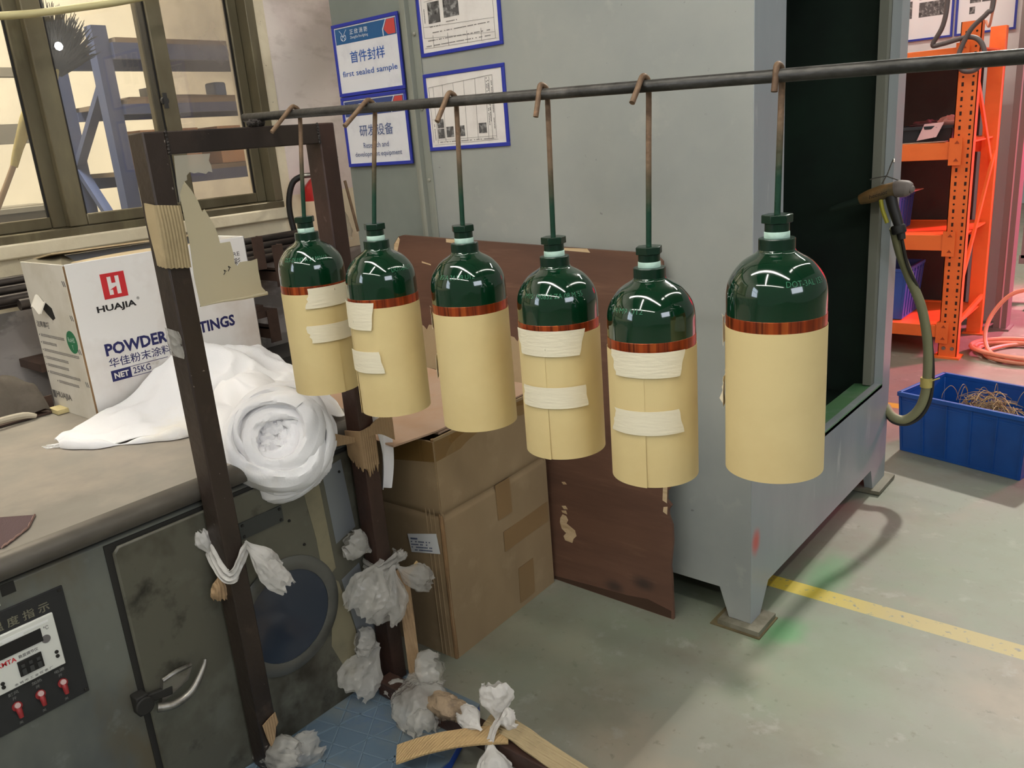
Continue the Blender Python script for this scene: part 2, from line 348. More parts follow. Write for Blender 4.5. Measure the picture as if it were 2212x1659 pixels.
m_paper = M('tan_masking_paper', (222,200,144), 0.7, layers=[((214,190,134),5,0.45,0.7)], bump=0.01, bscale=200)
m_tape = M('cream_masking_tape', (234,224,196), 0.75, bump=0.12, bscale=120, bstretch=(0.3,0.3,2))
m_copper = M('copper_brown_band', (176,74,30), 0.3, 0.5, layers=[((104,40,20),60,0.42,0.6,(1,1,0.02)),((232,124,56),44,0.54,0.68,(1,1,0.02))])
def rod_material():
    m = M('rusted_rod', (132,106,82), 0.6, 0.3, layers=[((100,76,56),30,0.42,0.66),((170,128,96),60,0.6,0.75)], bump=0.2, bscale=140)
    nt = m.node_tree; N = nt.nodes; L = nt.links; b = N['Principled BSDF']; src = b.inputs['Base Color'].links[0].from_socket
    tc = N.new('ShaderNodeTexCoord'); sx = N.new('ShaderNodeSeparateXYZ'); L.new(tc.outputs['Object'], sx.inputs[0])
    mr = N.new('ShaderNodeMapRange'); mr.inputs[1].default_value = 0.49; mr.inputs[2].default_value = 0.41; L.new(sx.outputs[2], mr.inputs[0])
    mx = N.new('ShaderNodeMix'); mx.data_type = 'RGBA'; mx.inputs[7].default_value = (*lin((14,60,40)),1); L.new(src, mx.inputs[6]); L.new(mr.outputs[0], mx.inputs[0]); L.new(mx.outputs[2], b.inputs['Base Color'])
    return m
m_rod = rod_material()
m_hooktip = M('rusty_hook_tip', (156,128,100), 0.6, 0.2, layers=[((120,86,62),40,0.42,0.66),((186,150,116),60,0.58,0.75)], bump=0.2, bscale=140)
m_signblue = M('blue_plastic_frame', (38,52,158), 0.4); m_signpaper = M('sign_paper', (222,222,226), 0.45, layers=[((206,206,212),9,0.5,0.7)])
m_signblue2 = M('teal_blue_print', (30,88,140), 0.5); m_signblue3 = M('slate_blue_print', (56,74,130), 0.5); m_signtext = M('blue_lettering', (38,88,170), 0.5); m_signtext2 = M('grey_blue_lettering', (84,98,140), 0.5)
m_signred = M('red_arrow_print', (196,70,66), 0.5); m_signwhite = M('white_lettering', (228,232,236), 0.5)
m_docpaper = M('document_paper', (228,222,216), 0.5, layers=[((214,206,200),9,0.5,0.7)])
m_photo = M('grey_photo_print', (84,82,82), 0.5, layers=[((150,148,146),60,0.5,0.62),((40,38,38),45,0.55,0.68)])
m_orange = M('orange_rack_paint', (254,122,54), 0.45, layers=[((240,106,42),4,0.45,0.7)]); m_hole = M('punched_slot', (50,20,14), 0.8)
m_bluebox = M('blue_plastic_crate', (24,84,164), 0.4, layers=[((18,68,138),3,0.45,0.7),((120,160,204),50,0.73,0.77)])
m_bluecr = M('pale_blue_crate_plastic', (58,94,176), 0.45); m_rackback = M('dark_board', (72,62,56), 0.8, layers=[((58,50,46),2,0.4,0.7)])
m_bag = film('thin_plastic_bag', (206,202,194), 0.56, 0.2, 0.16, 0.7); m_bagwhite = film('white_plastic_bag', (226,222,216), 0.16, 0.25, 0.22, 0.5); m_bagclear = film('clear_plastic_film', (206,200,184), 0.5, 0.2, 0.25)
m_sheet = film('yellowed_plastic_sheet', (212,202,172), 0.12, 0.3, 0.4)
m_straw = M('tan_wire', (178,152,104), 0.7, layers=[((100,82,52),20,0.45,0.7)])
m_hose = M('grey_green_hose', (132,130,98), 0.5); m_cable = M('dark_cable', (44,42,40), 0.5); m_orangehose = M('coral_hose', (232,150,120), 0.5)
m_pipe = M('dark_steel_pipe', (62,56,54), 0.35, 0.6, layers=[((96,90,86),14,0.5,0.7,(1,0.2,1))]); m_angle = M('rusty_brown_angle', (84,64,54), 0.6, 0.2, layers=[((60,46,40),12,0.45,0.7)])
m_extred = M('red_extinguisher_paint', (172,28,30), 0.3, coat=0.3); m_pad = M('scuffed_blue_pad', (88,106,122), 0.5, layers=[((110,118,120),5,0.45,0.66),((54,84,128),4,0.58,0.74)], bump=0.05, bscale=30)
m_padblue = M('blue_pad_edge', (24,66,150), 0.45)
m_steelcol = M('grey_steel_column', (128,116,112), 0.5, 0.1); m_pinksheet = film('pink_curtain', (248,90,150), 0.05, 0.6); m_board = M('white_board', (238,236,236), 0.5)
m_rackblue = M('dusty_blue_rack_paint', (64,78,118), 0.55, layers=[((84,92,122),4,0.45,0.7)]); m_shelfwood = M('grey_brown_board', (128,112,92), 0.8)
m_wallcream = M('cream_back_wall', (238,231,214), 0.85); m_broom = M('pale_straw', (196,180,116), 0.8, layers=[((166,148,90),40,0.45,0.65,(1,1,0.1))]); m_feather = M('dark_feather', (62,60,56), 0.85)
m_cartonb = M('tan_carton', (196,152,112), 0.75)

# ------------------------------------------------------------------ structure
mb = MB(); mb.poly([(-9,-6,0),(7,-6,0),(7,13,0),(-9,13,0)], 0.1, (0,0,1)); struct(mb, 'floor', floor_material())
mb = MB(); mb.box((-9,-6,7.2),(7,13,7.3)); struct(mb, 'ceiling', M('dark_roof_sheet', (120,122,120), 0.8))
WX = -2.8
mb = MB(); mb.box((WX-0.2,-6,0),(WX,13,1.0)); struct(mb, 'wall_left', m_greywall)
mb = MB(); mb.box((WX-0.2,-6,1.00),(WX+0.001,13,1.205)); mb.box((WX-0.2,1.955,1.205),(WX,13,1.24)); struct(mb, 'wall_left_sill', m_cream)
mb = MB(); mb.box((WX-0.2,1.955,1.24),(WX,13,5)); mb.box((WX-0.2,-6,2.6),(WX,1.955,5)); mb.box((WX-0.2,-6,1.205),(WX,-0.9,2.6)); struct(mb, 'wall_left_upper', m_plaster)
mb = MB(); mb.box((WX-0.02,1.955,1.2),(WX+0.003,2.0,2.6)); mb.box((WX-0.2,1.953,1.2),(WX+0.002,1.957,2.6)); struct(mb, 'trim_1', m_cream)
mb = MB(); mb.box((WX-0.05,-0.9,1.155),(WX+0.018,1.975,1.200)); struct(mb, 'trim_2', m_cream, 0.006)
mb = MB(); mb.box((-9,-6,0),(-7.6,13,5)); struct(mb, 'wall_far_left', m_wallcream)
mb = MB(); mb.box((-7.6,6.8,0),(WX-0.2,7.0,5)); mb.box((-7.6,-3.2,0),(WX-0.2,-3,5)); struct(mb, 'wall_back_room', m_wallcream)
mb = MB(); mb.box((-7.6,-3,4.9),(WX-0.2,6.8,5)); struct(mb, 'ceiling_back_room', m_wallcream)
mb = MB(); mb.box((-2.8,6.0,0),(-0.98,6.06,2.5)); struct(mb, 'wall_partition', M('pale_partition', (232,222,218), 0.7))

# window in the left wall: sliding sashes with glass
win = bpy.data.objects.new('window_1', None); COL.objects.link(win); win.location = (WX,0.5,1.205); win['kind'] = 'structure'
mb = MB(); mb.box((WX-0.09,-0.9,1.19),(WX+0.012,1.955,1.225)); mb.box((WX-0.09,1.918,1.225),(WX+0.01,1.955,2.6)); mb.box((WX-0.09,-0.9,2.56),(WX+0.01,1.955,2.6)); mb.box((WX-0.09,-0.9,1.225),(WX+0.01,-0.86,2.56))
mb.build('window_frame', m_alu, win, 0.003)
def sash(y0, y1, x, wl, wr, bot, gm=None):
    f = MB()
    f.box((x-0.03,y0,1.226),(x,y0+wl,2.56)); f.box((x-0.03,y1-wr,1.226),(x,y1,2.56)); f.box((x-0.03,y0+wl,1.226),(x,y1-wr,bot)); f.box((x-0.03,y0+wl,2.5),(x,y1-wr,2.56))
    o = f.build('sash_frame', m_alu, win, 0.004)
    g = MB(); g.box((x-0.018,y0+wl-0.003,bot-0.003),(x-0.013,y1-wr+0.003,2.503)); g.build('glass_pane', gm or m_glass, o)
    k = MB()
    k.box((x-0.0135,y0+wl,bot),(x-0.007,y0+wl+0.006,2.5)); k.box((x-0.0135,y1-wr-0.006,bot),(x-0.007,y1-wr,2.5)); k.build('rubber_seal', m_black, o)
    return o
m_glass = glass('window_glass', (242,242,240), 0.05, 0.10, (176,170,166))
m_glass2 = glass('reflection_veil_glass', (234,232,230), 0.07, 0.28, (172,164,158))  # brownish reflections on this pane are painted in as a diffuse veil
sash(-0.86, 1.200, WX-0.045, 0.06, 0.084, 1.262)
sash(1.152, 1.597, WX-0.002, 0.058, 0.056, 1.262)
s3 = sash(1.53, 1.918, WX-0.045, 0.04, 0.04, 1.262, m_glass2)
mb = MB(); mb.cyl((WX+0.0,1.545,1.60),(WX+0.012,1.545,1.60),0.013,12); mb.box((WX+0.008,1.538,1.575),(WX+0.014,1.552,1.625)); mb.build('latch', m_cable, win)

# a hose or conduit crossing the window top
mb = MB(); mb.tube([(WX+0.075,0.2,1.805),(WX+0.075,0.7,1.806),(WX+0.075,1.08,1.835),(WX+0.075,1.28,1.866),(WX+0.075,1.5,1.91),(WX+0.075,1.9,2.02),(WX+0.075,2.4,2.2)], 0.011, 10)
mb.box((WX+0.002,2.38,2.16),(WX+0.086,2.42,2.22))
tag(mb.build('plastic_conduit', M('cream_conduit', (196,186,140), 0.4)), 'thin cream plastic conduit running across the top of the window', 'conduit')

# hall lamps overhead (streaks in the glossy cylinders); the row before the rack is added light
m_tube = M('lamp_tube', (255,255,255), 0.5, emit=((255,252,243),24)); m_tube2 = M('aisle_lamp_tube', (255,255,255), 0.5, emit=((255,252,243),13)); m_fix = M('lamp_housing', (200,200,196), 0.5)
for (x0,y0,x1,y1,z,lab) in ((-2.4,0.25,1.2,0.25,3.3,'hall end beside the window'),(0.95,0.9,0.95,6.2,3.7,'aisle beside the spray booth'),(-0.75,-2.0,-0.75,-0.1,3.5,'oven and the bench side'),(-2.3,4.2,0.0,4.2,3.1,'orange rack front, unseen and added to brighten it'),(-2.4,-2.3,2.4,-2.3,3.6,'floor behind the viewer')):
    t = thing('ceiling_lamp', ((x0+x1)/2,(y0+y1)/2,z), 'long tube lamp hanging over the '+lab, 'lamp', 'ceiling lamps of the hall')
    f = MB(); f.obox((x0,y0,z+0.05),(x1,y1,z+0.05),0.16,0.05); f.build('housing', m_fix, t)
    f = MB(); f.obox((x0,y0,z),(x1,y1,z),0.09,0.045); f.build('tube', m_tube2 if x0 == 0.95 else m_tube, t)
    f = MB()
    for k in (0.15,0.85):
        px = x0+(x1-x0)*k; py = y0+(y1-y0)*k; f.cyl((px,py,z+0.07),(px,py,7.2),0.006,6)
    f.build('suspension', m_fix, t)

wn2 = bpy.data.objects.new('window_2', None); COL.objects.link(wn2); wn2.location = (WX,-4,1.3); wn2['kind'] = 'structure'
mb = MB(); mb.box((WX+0.004,-5.2,1.4),(WX+0.008,-2.4,3.2)); mb.build('bright_pane', M('daylit_pane', (235,242,255), 0.4, emit=((226,238,255),5.5)), wn2)
mb = MB()
for k in range(5): mb.box((WX+0.008,-5.22+k*0.7,1.38),(WX+0.03,-5.18+k*0.7,3.22))
for z in (1.38,2.28,3.18): mb.box((WX+0.008,-5.22,z),(WX+0.03,-2.38,z+0.04))
mb.build('mullions', m_alu, wn2)

# ------------------------------------------------------------------ powder booth
bt = thing('spray_booth', (-1.6,2.55,0), 'large grey steel powder spray booth with a dark open side standing on legs', 'spray booth')
BY = 1.957; BX = -0.876
mb = MB(); mb.prism([(-1.985,0.108),(-0.972,0.108),(-0.944,0.018),(BX-0.0008,0.018),(BX-0.0008,2.4),(-1.985,2.4)], 1, BY, BY+0.03); mb.build('front_panel', m_booth, bt, 0.002)
mb = MB()
mb.prism([(BY+0.001,0.018),(2.02,0.018),(2.075,0.102),(3.0,0.102),(3.03,0.018),(3.17,0.018),(3.17,0.3),(BY+0.001,0.3)], 0, BX-0.03, BX)
mb.prism([(BY+0.001,0.3),(3.17,0.3),(3.17,0.415),(BY+0.001,0.415)], 0, BX-0.03, BX)
mb.prism([(BY+0.001,0.415),(2.14,0.415),(2.14,2.4),(BY+0.001,2.4)], 0, BX-0.03, BX)
mb.prism([(3.085,0.415),(3.17,0.415),(3.17,2.4),(3.085,2.4)], 0, BX-0.03, BX)
mb.prism([(2.14,2.05),(3.085,2.05),(3.085,2.4),(2.14,2.4)], 0, BX-0.03, BX)
mb.build('side_frame', m_boothside, bt)
m_lip = M('jamb_paint', (128,128,116), 0.5)
for a,b in ((3.05,3.085),(2.14,2.16)):
    mb = MB(); mb.box((BX-0.06,a,0.415),(BX-0.031,b,2.05)); mb.build('opening_lip', m_lip, bt)
mb = MB(); mb.poly([(BX,2.141,0.4155),(BX,3.084,0.4155),(BX-0.1,3.084,0.405),(BX-0.1,2.141,0.405)], 0.012, (0,0,1)); mb.build('sill_ledge', m_greendust, bt)
mb = MB()
mb.box((-2.3,2.0,0.33),(BX-0.1,3.13,0.36)); mb.box((-2.32,2.0,0.33),(-2.3,3.13,2.2)); mb.box((-2.3,2.0,0.36),(BX-0.06,2.02,2.2)); mb.box((-2.3,3.11,0.36),(BX-0.06,3.13,2.2)); mb.box((-2.3,2.02,2.15),(BX-0.06,3.11,2.2))
mb.build('liner', m_dark, bt)
mb = MB(); mb.box((-2.385,3.13,0.1),(BX-0.03,3.17,2.4)); mb.box((-2.385,1.96,2.38),(BX,3.17,2.42)); mb.box((-2.385,1.99,0.1),(-2.35,3.13,2.38)); mb.build('outer_shell', m_booth, bt)
mb = MB(); mb.box((-2.385,BY+0.012,0.05),(-1.99,BY+0.04,2.4)); mb.build('left_panel', m_boothleft, bt)
mb = MB(); mb.box((-2.006,BY-0.022,0.05),(-1.993,BY+0.012,2.4)); mb.box((-1.993,BY-0.004,0.05),(-1.962,BY,2.4)); mb.box((-2.045,BY+0.006,0.05),(-2.006,BY+0.012,2.4)); mb.build('joint_flange', M('flange_paint', (140,142,132), 0.5), bt, 0.001)
mb = MB()
for k in range(7): mb.lathe([(0.006,0),(0.006,0.004),(0.003,0.006)], 8, (-1.978,BY-0.004,0.62+k*0.22), (0,-1,0))
mb.build('rivets', M('flange_bolt', (150,148,136), 0.5), bt)
for (a,b) in (((-0.965,BY-0.028,0.004),(-0.84,2.045,0.018)),((-0.99,3.01,0.004),(-0.845,3.2,0.018))):
    mb = MB(); mb.box(a,b); mb.build('foot_plate', M('foot_plate_steel', (128,124,108), 0.6, layers=[((90,84,64),12,0.45,0.7)]), bt)
mb = MB(); mb.lathe([(0.055,0),(0.05,0.05),(0.02,0.09)], 20, (-1.2,2.75,2.02)); mb.build('lamp_shade', M('lamp_shade_grey', (150,150,146), 0.5), bt)
# scuffed inner back leg under the booth
mb = MB(); mb.box((-2.36,2.0,0),(-2.3,2.06,0.33)); mb.build('back_leg', m_boothside, bt); mb = MB(); mb.box((-2.36,3.06,0),(-2.3,3.12,0.33)); mb.build('back_leg', m_boothside, bt)
mb = MB(); mb.box((-0.985,1.922,0.0),(-0.835,2.05,0.004)); 
tag(mb.build('wooden_shim', M('shim_wood', (110,98,66), 0.8, layers=[((80,68,46),10,0.45,0.7)])), 'thin wooden shim under the near foot of the spray booth', 'shim')

# ------------------------------------------------------------------ signs and notices
def magnet_frame(nm, x0, x1, z0, z1, y, label, cat, group):
    t = thing(nm, ((x0+x1)/2, y, z0), label, cat, group)
    b = 0.011; f = MB()
    f.prism([(x0,z0),(x1,z0),(x1,z0+b),(x0,z0+b)],1,y-0.006,y); f.prism([(x0,z1-b),(x1,z1-b),(x1,z1),(x0,z1)],1,y-0.006,y)
    f.prism([(x0,z0+b),(x0+b,z0+b),(x0+b,z1-b),(x0,z1-b)],1,y-0.006,y); f.prism([(x1-b,z0+b),(x1,z0+b),(x1,z1-b),(x1-b,z1-b)],1,y-0.006,y)
    f.build('frame', m_signblue, t, 0.001)
    s_ = MB(); s_.box((x0+b,y-0.003,z0+b),(x1-b,y-0.001,z1-b)); s_.build('sheet', m_signpaper if cat == 'sign' else m_docpaper, t)
    return t, Vector((x0+b,y-0.003,z0+b)), x1-x0-2*b, z1-z0-2*b
def company_sign(x0,x1,z0,z1,y,label,cn,lines,tm,hm,yc):
    t, o, W, H = magnet_frame('wall_sign', x0,x1,z0,z1,y,label,'sign','blue framed company signs')
    h = MB(); rectp(h,o,X_,Z_,(0.004,H*0.745),(W-0.004,H-0.004)); h.build('header_band', hm, t)
    h = MB(); h.poly([o+X_*a*W+Z_*b*H-Y_*0.0012 for a,b in ((0.80,0.845),(0.86,0.975),(0.975,0.975),(0.975,0.76),(0.86,0.76))],0.0004,(0,-1,0)); h.build('arrow_print', m_signred, t)
    h = MB(); h.tube([o+X_*a*W+Z_*b*H-Y_*0.0016 for a,b in ((0.79,0.75),(0.788,0.845),(0.85,0.985))],0.0016,5,1); h.build('arrow_outline', m_signwhite, t)
    h = MB(); c = o+X_*0.145*W+Z_*0.855*H-Y_*0.0012
    for sgn in (-1,1):
        h.tube([c+Vector((sgn*0.002,0,-0.014)),c+Vector((sgn*0.012,0,-0.008)),c+Vector((sgn*0.010,0,0.004)),c+Vector((sgn*0.001,0,-0.002)),c+Vector((sgn*0.008,0,0.010)),c+Vector((sgn*0.018,0,0.020))],0.0007,5,4)
        h.tube([c+Vector((sgn*0.005,0,-0.004)),c+Vector((sgn*0.008,0,-0.009)),c+Vector((sgn*0.003,0,-0.012))],0.0007,5,4)
    h.build('emblem', m_greyp if tm is m_signtext2 else m_signwhite, t)
    h = MB(); text(h,'正 欣 消 防',o+X_*0.26*W+Z_*0.865*H,X_,Z_,0.29*W,0.075*H,0.005,0.0014); h.build('header_lettering', m_signwhite, t); h = MB(); text(h,'ZhengXin Fire-fighting',o+X_*0.26*W+Z_*0.79*H,X_,Z_,0.29*W,0.052*H,0.0,0.0014); h.build('header_lettering', m_signwhite, t)
    h = MB(); text(h,cn,o+X_*0.22*W+Z_*yc*H,X_,Z_,0.56*W,0.18*H,0.006,0.0012)
    h.build('lettering', tm, t)
    for (s_,a,wd,b,hh) in lines:
        h = MB(); text(h,s_,o+X_*a*W+Z_*b*H,X_,Z_,wd*W,hh*H,0.003,0.0012); h.build('lettering', tm, t)
company_sign(-2.378,-2.050,1.567,1.796,BY+0.006,'blue framed company sign with blue lettering, the upper one','首件封样',[('first sealed sample',0.06,0.89,0.22,0.115)],m_signtext,m_signblue2,0.44)
company_sign(-2.377,-2.052,1.334,1.565,BY+0.006,'company sign for development equipment directly below the first sealed sample sign','研发设备',[('Research and',0.26,0.42,0.235,0.085),('development equipment',0.1,0.78,0.08,0.10)],m_signtext2,m_signblue3,0.42)
def doc(x0,x1,z0,z1,y,label,photos,lines,txt,ttx):
    t, o, W, H = magnet_frame('framed_notice', x0,x1,z0,z1,y,label,'notice','blue framed process notices')
    for a,b,c,d in photos:
        h = MB(); rectp(h,o,X_,Z_,(a*W,b*H),(c*W,d*H),0.0008); h.build('photo_print', m_photo, t)
    h = MB()
    for a,b,c,d in lines:
        p = o+X_*a*W+Z_*b*H-Y_*0.001; q = o+X_*c*W+Z_*d*H-Y_*0.001; h.tube([p,q],0.0004,4,1,False)
    h.build('ruled_lines', m_greyp, t)
    h = MB(); rn = random.Random(len(photos))
    for a,b,c,d in txt: # rows of tiny print
        n = int((c-a)*W/0.0045)
        for i in range(n):
            if rn.random() < 0.8: rectp(h,o,X_,Z_,(a*W+i*0.0045,b*H),(a*W+i*0.0045+0.003,b*H+0.0026),0.001)
    for a,b,c,d in ttx:
        n = int((d-b)*H/0.0045)
        h.build('small_print', m_greyp, t) if h.v else None; h = MB()
        for i in range(n):
            if rn.random() < 0.85: rectp(h,o,X_,Z_,(a*W,b*H+i*0.0045),(a*W+0.0028,b*H+i*0.0045+0.003),0.001)
    h.build('small_print', m_greyp, t)
doc(-1.958,-1.627,1.648,1.880,BY,'blue framed notice with photos at the top edge of the view, upper one',
    [(0.05,0.72,0.17,0.98),(0.20,0.74,0.32,1.0),(0.36,0.76,0.48,1.0),(0.11,0.38,0.27,0.66),(0.32,0.42,0.52,0.70)],
    [(0.03,0.2,0.03,0.98),(0.03,0.35,0.95,0.30),(0.03,0.2,0.95,0.12),(0.03,0.06,0.96,0.04),(0.95,0.04,0.95,0.95),(0.07,0.68,0.95,0.72),(0.15,0.22,0.15,0.06),(0.35,0.22,0.35,0.05),(0.6,0.2,0.6,0.04),(0.78,0.2,0.78,0.04)],
    [(0.12,0.33,0.28,0.3),(0.33,0.36,0.5,0.3),(0.15,0.25,0.9,0.3),(0.05,0.15,0.9,0.2),(0.05,0.08,0.9,0.2)],[(0.055,0.4,0.06,0.6)])
doc(-1.961,-1.630,1.369,1.599,BY,'blue framed notice with a ruled table and small photos, lower one behind a hook',
    [(0.10,0.27,0.19,0.40),(0.10,0.12,0.19,0.26),(0.22,0.13,0.32,0.28),(0.36,0.13,0.47,0.28),(0.66,0.15,0.76,0.29)],
    [(0.03,0.07,0.03,0.86),(0.03,0.86,0.88,0.92),(0.88,0.07,0.88,0.92),(0.03,0.03,0.90,0.05),(0.09,0.05,0.09,0.86),(0.20,0.07,0.22,0.88),(0.35,0.07,0.37,0.88),(0.5,0.07,0.51,0.9),(0.64,0.07,0.66,0.9),(0.78,0.07,0.79,0.9),(0.83,0.07,0.84,0.9),(0.09,0.1,0.88,0.1),(0.03,0.6,0.09,0.6),(0.03,0.4,0.09,0.4)],
    [(0.12,0.06,0.85,0.1)],[(0.055,0.1,0.06,0.35),(0.80,0.25,0.8,0.9),(0.82,0.3,0.8,0.88),(0.86,0.2,0.8,0.85)])
# ------------------------------------------------------------------ welded hanging stand
RA = Vector((-1.592,1.050,1.4765)); RB = Vector((0.55,1.112,1.4175)); RR = 0.0084
def rail_at(x): return RA+(RB-RA)*((x-RA.x)/(RB.x-RA.x))
st = thing('hanging_stand', (-1.53,1.02,0.036), 'brown welded steel stand carrying a long dark rail with six hanging cylinders', 'rack stand')
FX = -1.52; T = 0.044
mb = MB(); mb.box((FX-0.056,0.785,0.036),(FX,0.785+T,1.456)); mb.build('post', m_brown, st, 0.003)
mb = MB(); mb.box((FX-0.053,1.181,0.036),(FX,1.181+T,1.456)); mb.build('post', m_redbrown, st, 0.003)
mb = MB(); mb.box((FX-T+0.002,0.829,1.4135),(FX-0.001,1.181,1.4555)); mb.build('crossbeam', m_brown, st, 0.002)
mb = MB(); mb.cyl(RA,RB,RR,24); mb.build('rail', m_rail, st)
mb = MB()
def blob(mb, c, r, sc_=(1,1,1), n=10, amp=0.35, fr=60, seed=0):
    c = Vector(c)
    def fn(u,v):
        th = PI*(0.001+0.998*v); ph = 2*PI*u; d = Vector((math.sin(th)*math.cos(ph), math.sin(th)*math.sin(ph), math.cos(th)))
        rr = r*(1+amp*noise.noise(d*2.3+Vector((seed,seed*1.3,0)))+amp*0.5*noise.noise(d*5.1+Vector((0,seed,seed))))
        return c+Vector((d.x*sc_[0],d.y*sc_[1],d.z*sc_[2]))*rr
    mb.grid(fn, n*2, n)
for i, y in enumerate((1.02,1.035,1.05)): blob(mb, (FX-0.004-0.008*i,y,1.4625), 0.009, (1.2,1.1,0.85), 8, 0.4, seed=i)
mb.build('weld_bead', m_weld, st)
for y in (0.831,1.180):
    mb = MB()
    for k in range(7): blob(mb, (FX-0.0005,y,1.417+k*0.006), 0.0042, (0.6,0.8,1), 6, 0.4, seed=k)
    mb.build('weld_bead', m_weld, st)
mb = MB(); mb.box((FX,1.125,0.036),(0.5,1.17,0.08)); mb.build('base_bar', m_redbrown, st, 0.003)
mb = MB(); mb.obox((FX-0.002,1.236,1.33),(FX+0.006,1.249,1.215),0.006,0.003,(1,0,0)); mb.build('wire_stub', m_rod, st)

# ------------------------------------------------------------------ green gas cylinders wrapped in tan paper
R0 = 0.067
PROF = [(0.062,-0.356),(0.067,-0.350),(R0,-0.113),(0.0663,-0.100),(0.0632,-0.087),(0.057,-0.0755),(0.048,-0.0645),(0.0405,-0.0585),(0.032,-0.0535),(0.0262,-0.0497),(0.0242,-0.0462)]
def smooth_prof(P, k=4):
    out = []
    for i in range(len(P)-1):
        a,b,c,d = P[max(i-1,0)],P[i],P[i+1],P[min(i+2,len(P)-1)]
        for j in range(k):
            t = j/k
            out.append(tuple(0.5*((2*b[q])+(c[q]-a[q])*t+(2*a[q]-5*b[q]+4*c[q]-d[q])*t*t+(3*b[q]-a[q]-3*c[q]+d[q])*t**3) for q in (0,1)))
    out.append(P[-1]); return out
PS = smooth_prof(PROF[2:], 5)
def shoulder(z):
    for (r1,z1),(r2,z2) in zip(PS,PS[1:]):
        if z1 <= z <= z2: return r1+(r2-r1)*(z-z1)/max(z2-z1,1e-9), math.atan2(r1-r2, z2-z1)
    return R0, 0.0
_body = None
def cyl_me(prof, n): return prof
def gas_cylinder(cx, cy, zt, label, seam, tapes, stamp, hexrot, hooktip, band=(-0.133,-0.149), angle_hook=0.0):
    t = thing('gas_cylinder', (cx,cy,zt-0.362), label, 'gas cylinder', 'green cylinders hanging from the rail')
    fw = Vector((-cx,-cy,0)).normalized(); rt = Vector((-fw.y,fw.x,0))   # towards the viewer and to the right seen from there
    def at(phi, r, z): return Vector((cx,cy,zt+z))+(fw*math.cos(phi)+rt*math.sin(phi))*r
    C0 = (cx,cy,zt)
    mb = MB(); mb.lathe([PROF[0],PROF[1]]+PS, 72, C0); mb.build('body', m_green, t)
    mb = MB(); mb.lathe([(0.0232,-0.047),(0.0242,-0.0462),(0.0242,-0.0322),(0.0234,-0.0312),(0.0165,-0.0310)], 40, C0); o = mb.build('collar', m_greenflat, t)
    mb = MB(); mb.lathe([(0.0166,-0.0312),(0.0169,-0.0305),(0.0168,-0.0235),(0.0164,-0.0225)], 36, C0); mb.build('thread_seal', m_seal, t)
    mb = MB(); mb.lathe([(0.0163,-0.0228),(0.0163,-0.0115)], 36, C0)
    mb.lathe([(0.0198,-0.0115),(0.0207,-0.0108),(0.0207,-0.0012),(0.0196,0.0)], 6, C0, None, False, a0=hexrot); mb.build('hex_plug', m_greenflat, t, 0.0007)
    # copper coloured masking band
    mb = MB(); mb.lathe([(R0+0.0002,band[0]),(R0+0.0005,band[0]-0.0003),(R0+0.0005,-0.155),(R0+0.0002,-0.156)], 64, C0, cap=False); mb.build('copper_band', m_copper, t)
    # paper sleeve with an overlapping seam that gapes towards the bottom
    def sl(u,v):
        a = seam-math.radians(16)+u*(2*PI+math.radians(16)); k = max(0,(u-0.93)/0.07)
        return at(a, R0+0.0009+0.0008*u+0.0016*k*k*(1-v)**2, -0.361+v*0.212)
    mb = MB(); mb.grid(sl, 96, 6, True, 0.0005); mb.build('paper_sleeve', m_paper, t)
    for (p0,p1,z0,z1,skew,flare) in tapes:
        p0 = math.radians(p0); p1 = math.radians(p1)
        rnd = random.Random(int(abs(p0)*1000+abs(z0)*5000))
        jag = [rnd.uniform(-0.035,0.035) for _ in range(9)]
        def tp(u,v):
            j = jag[int(v*8)]*(1-u)+0.01*u*math.sin(v*9)
            a = p0+(p1-p0)*u+j+skew*(v-0.5)*0.5*(1 if u < 0.5 else -1)
            e = max(0,(abs(u-0.5)-0.36)/0.14)
            return at(a, R0+0.0042+(flare*max(0,(1-u)-0.3)**2*2.4 if flare else 0.0006*e), -0.149+z1+(z0-z1)*v+0.004*skew*(u-0.5))
        mb = MB(); mb.grid(tp, 22, 8, True, 0.0003); mb.build('masking_tape', m_tape, t)
    if stamp:
        s_, p0, zc, wd = stamp
        mb = MB()
        def bend(a,b):
            z = zc+b*0.85; r,_ = shoulder(z); return at(p0+a/0.06, r+0.0005, z)
        text(mb, s_, (0,0,0), X_, Z_, wd, 0.0088, -0.006, fn=bend)
        if mb.v:
            b2 = MB(); b2.v = list(mb.v); n = len(mb.v)
            for (f,sm) in zip(mb.f,mb.sm): b2.f.append(f); b2.sm.append(False); b2.mi.append(0)
            b2.build('stamped_lettering', m_stampglint, t)
    rp = rail_at(cx); tx,ty,tz = hooktip
    tip = Vector((cx+angle_hook, ty, tz))
    q = RR+0.0046
    mb = MB(); mb.tube([(cx,cy,zt-0.002),(cx,cy+(rp.y+q-cy)*0.5,zt+(rp.z-zt)*0.5),(cx,rp.y+q,rp.z-0.012),(cx,rp.y+q*0.96,rp.z+q*0.45),(cx,rp.y+q*0.45,rp.z+q*0.95),(cx,rp.y-q*0.3,rp.z+q*0.93),
        tuple(Vector((cx,rp.y-q*0.3,rp.z+q*0.93))*0.5+tip*0.5),tuple(tip)], 0.0042, 12, 6)
    mb.build('hook_rod', m_rod, t)
    return t
m_stampglint = M('stamp_glint_green', (70,128,98), 0.12, coat=0.5)  # glints on the raised letters are put into this paler green
hk = [(-1.4200, 0.9970, 1.4400), (-1.2050, 1.0000, 1.4370), (-1.0060, 1.0300, 1.4300), (-0.8180, 1.0530, 1.4230), (-0.6400, 1.0450, 1.4290), (-0.4510, 1.0720, 1.4260)]
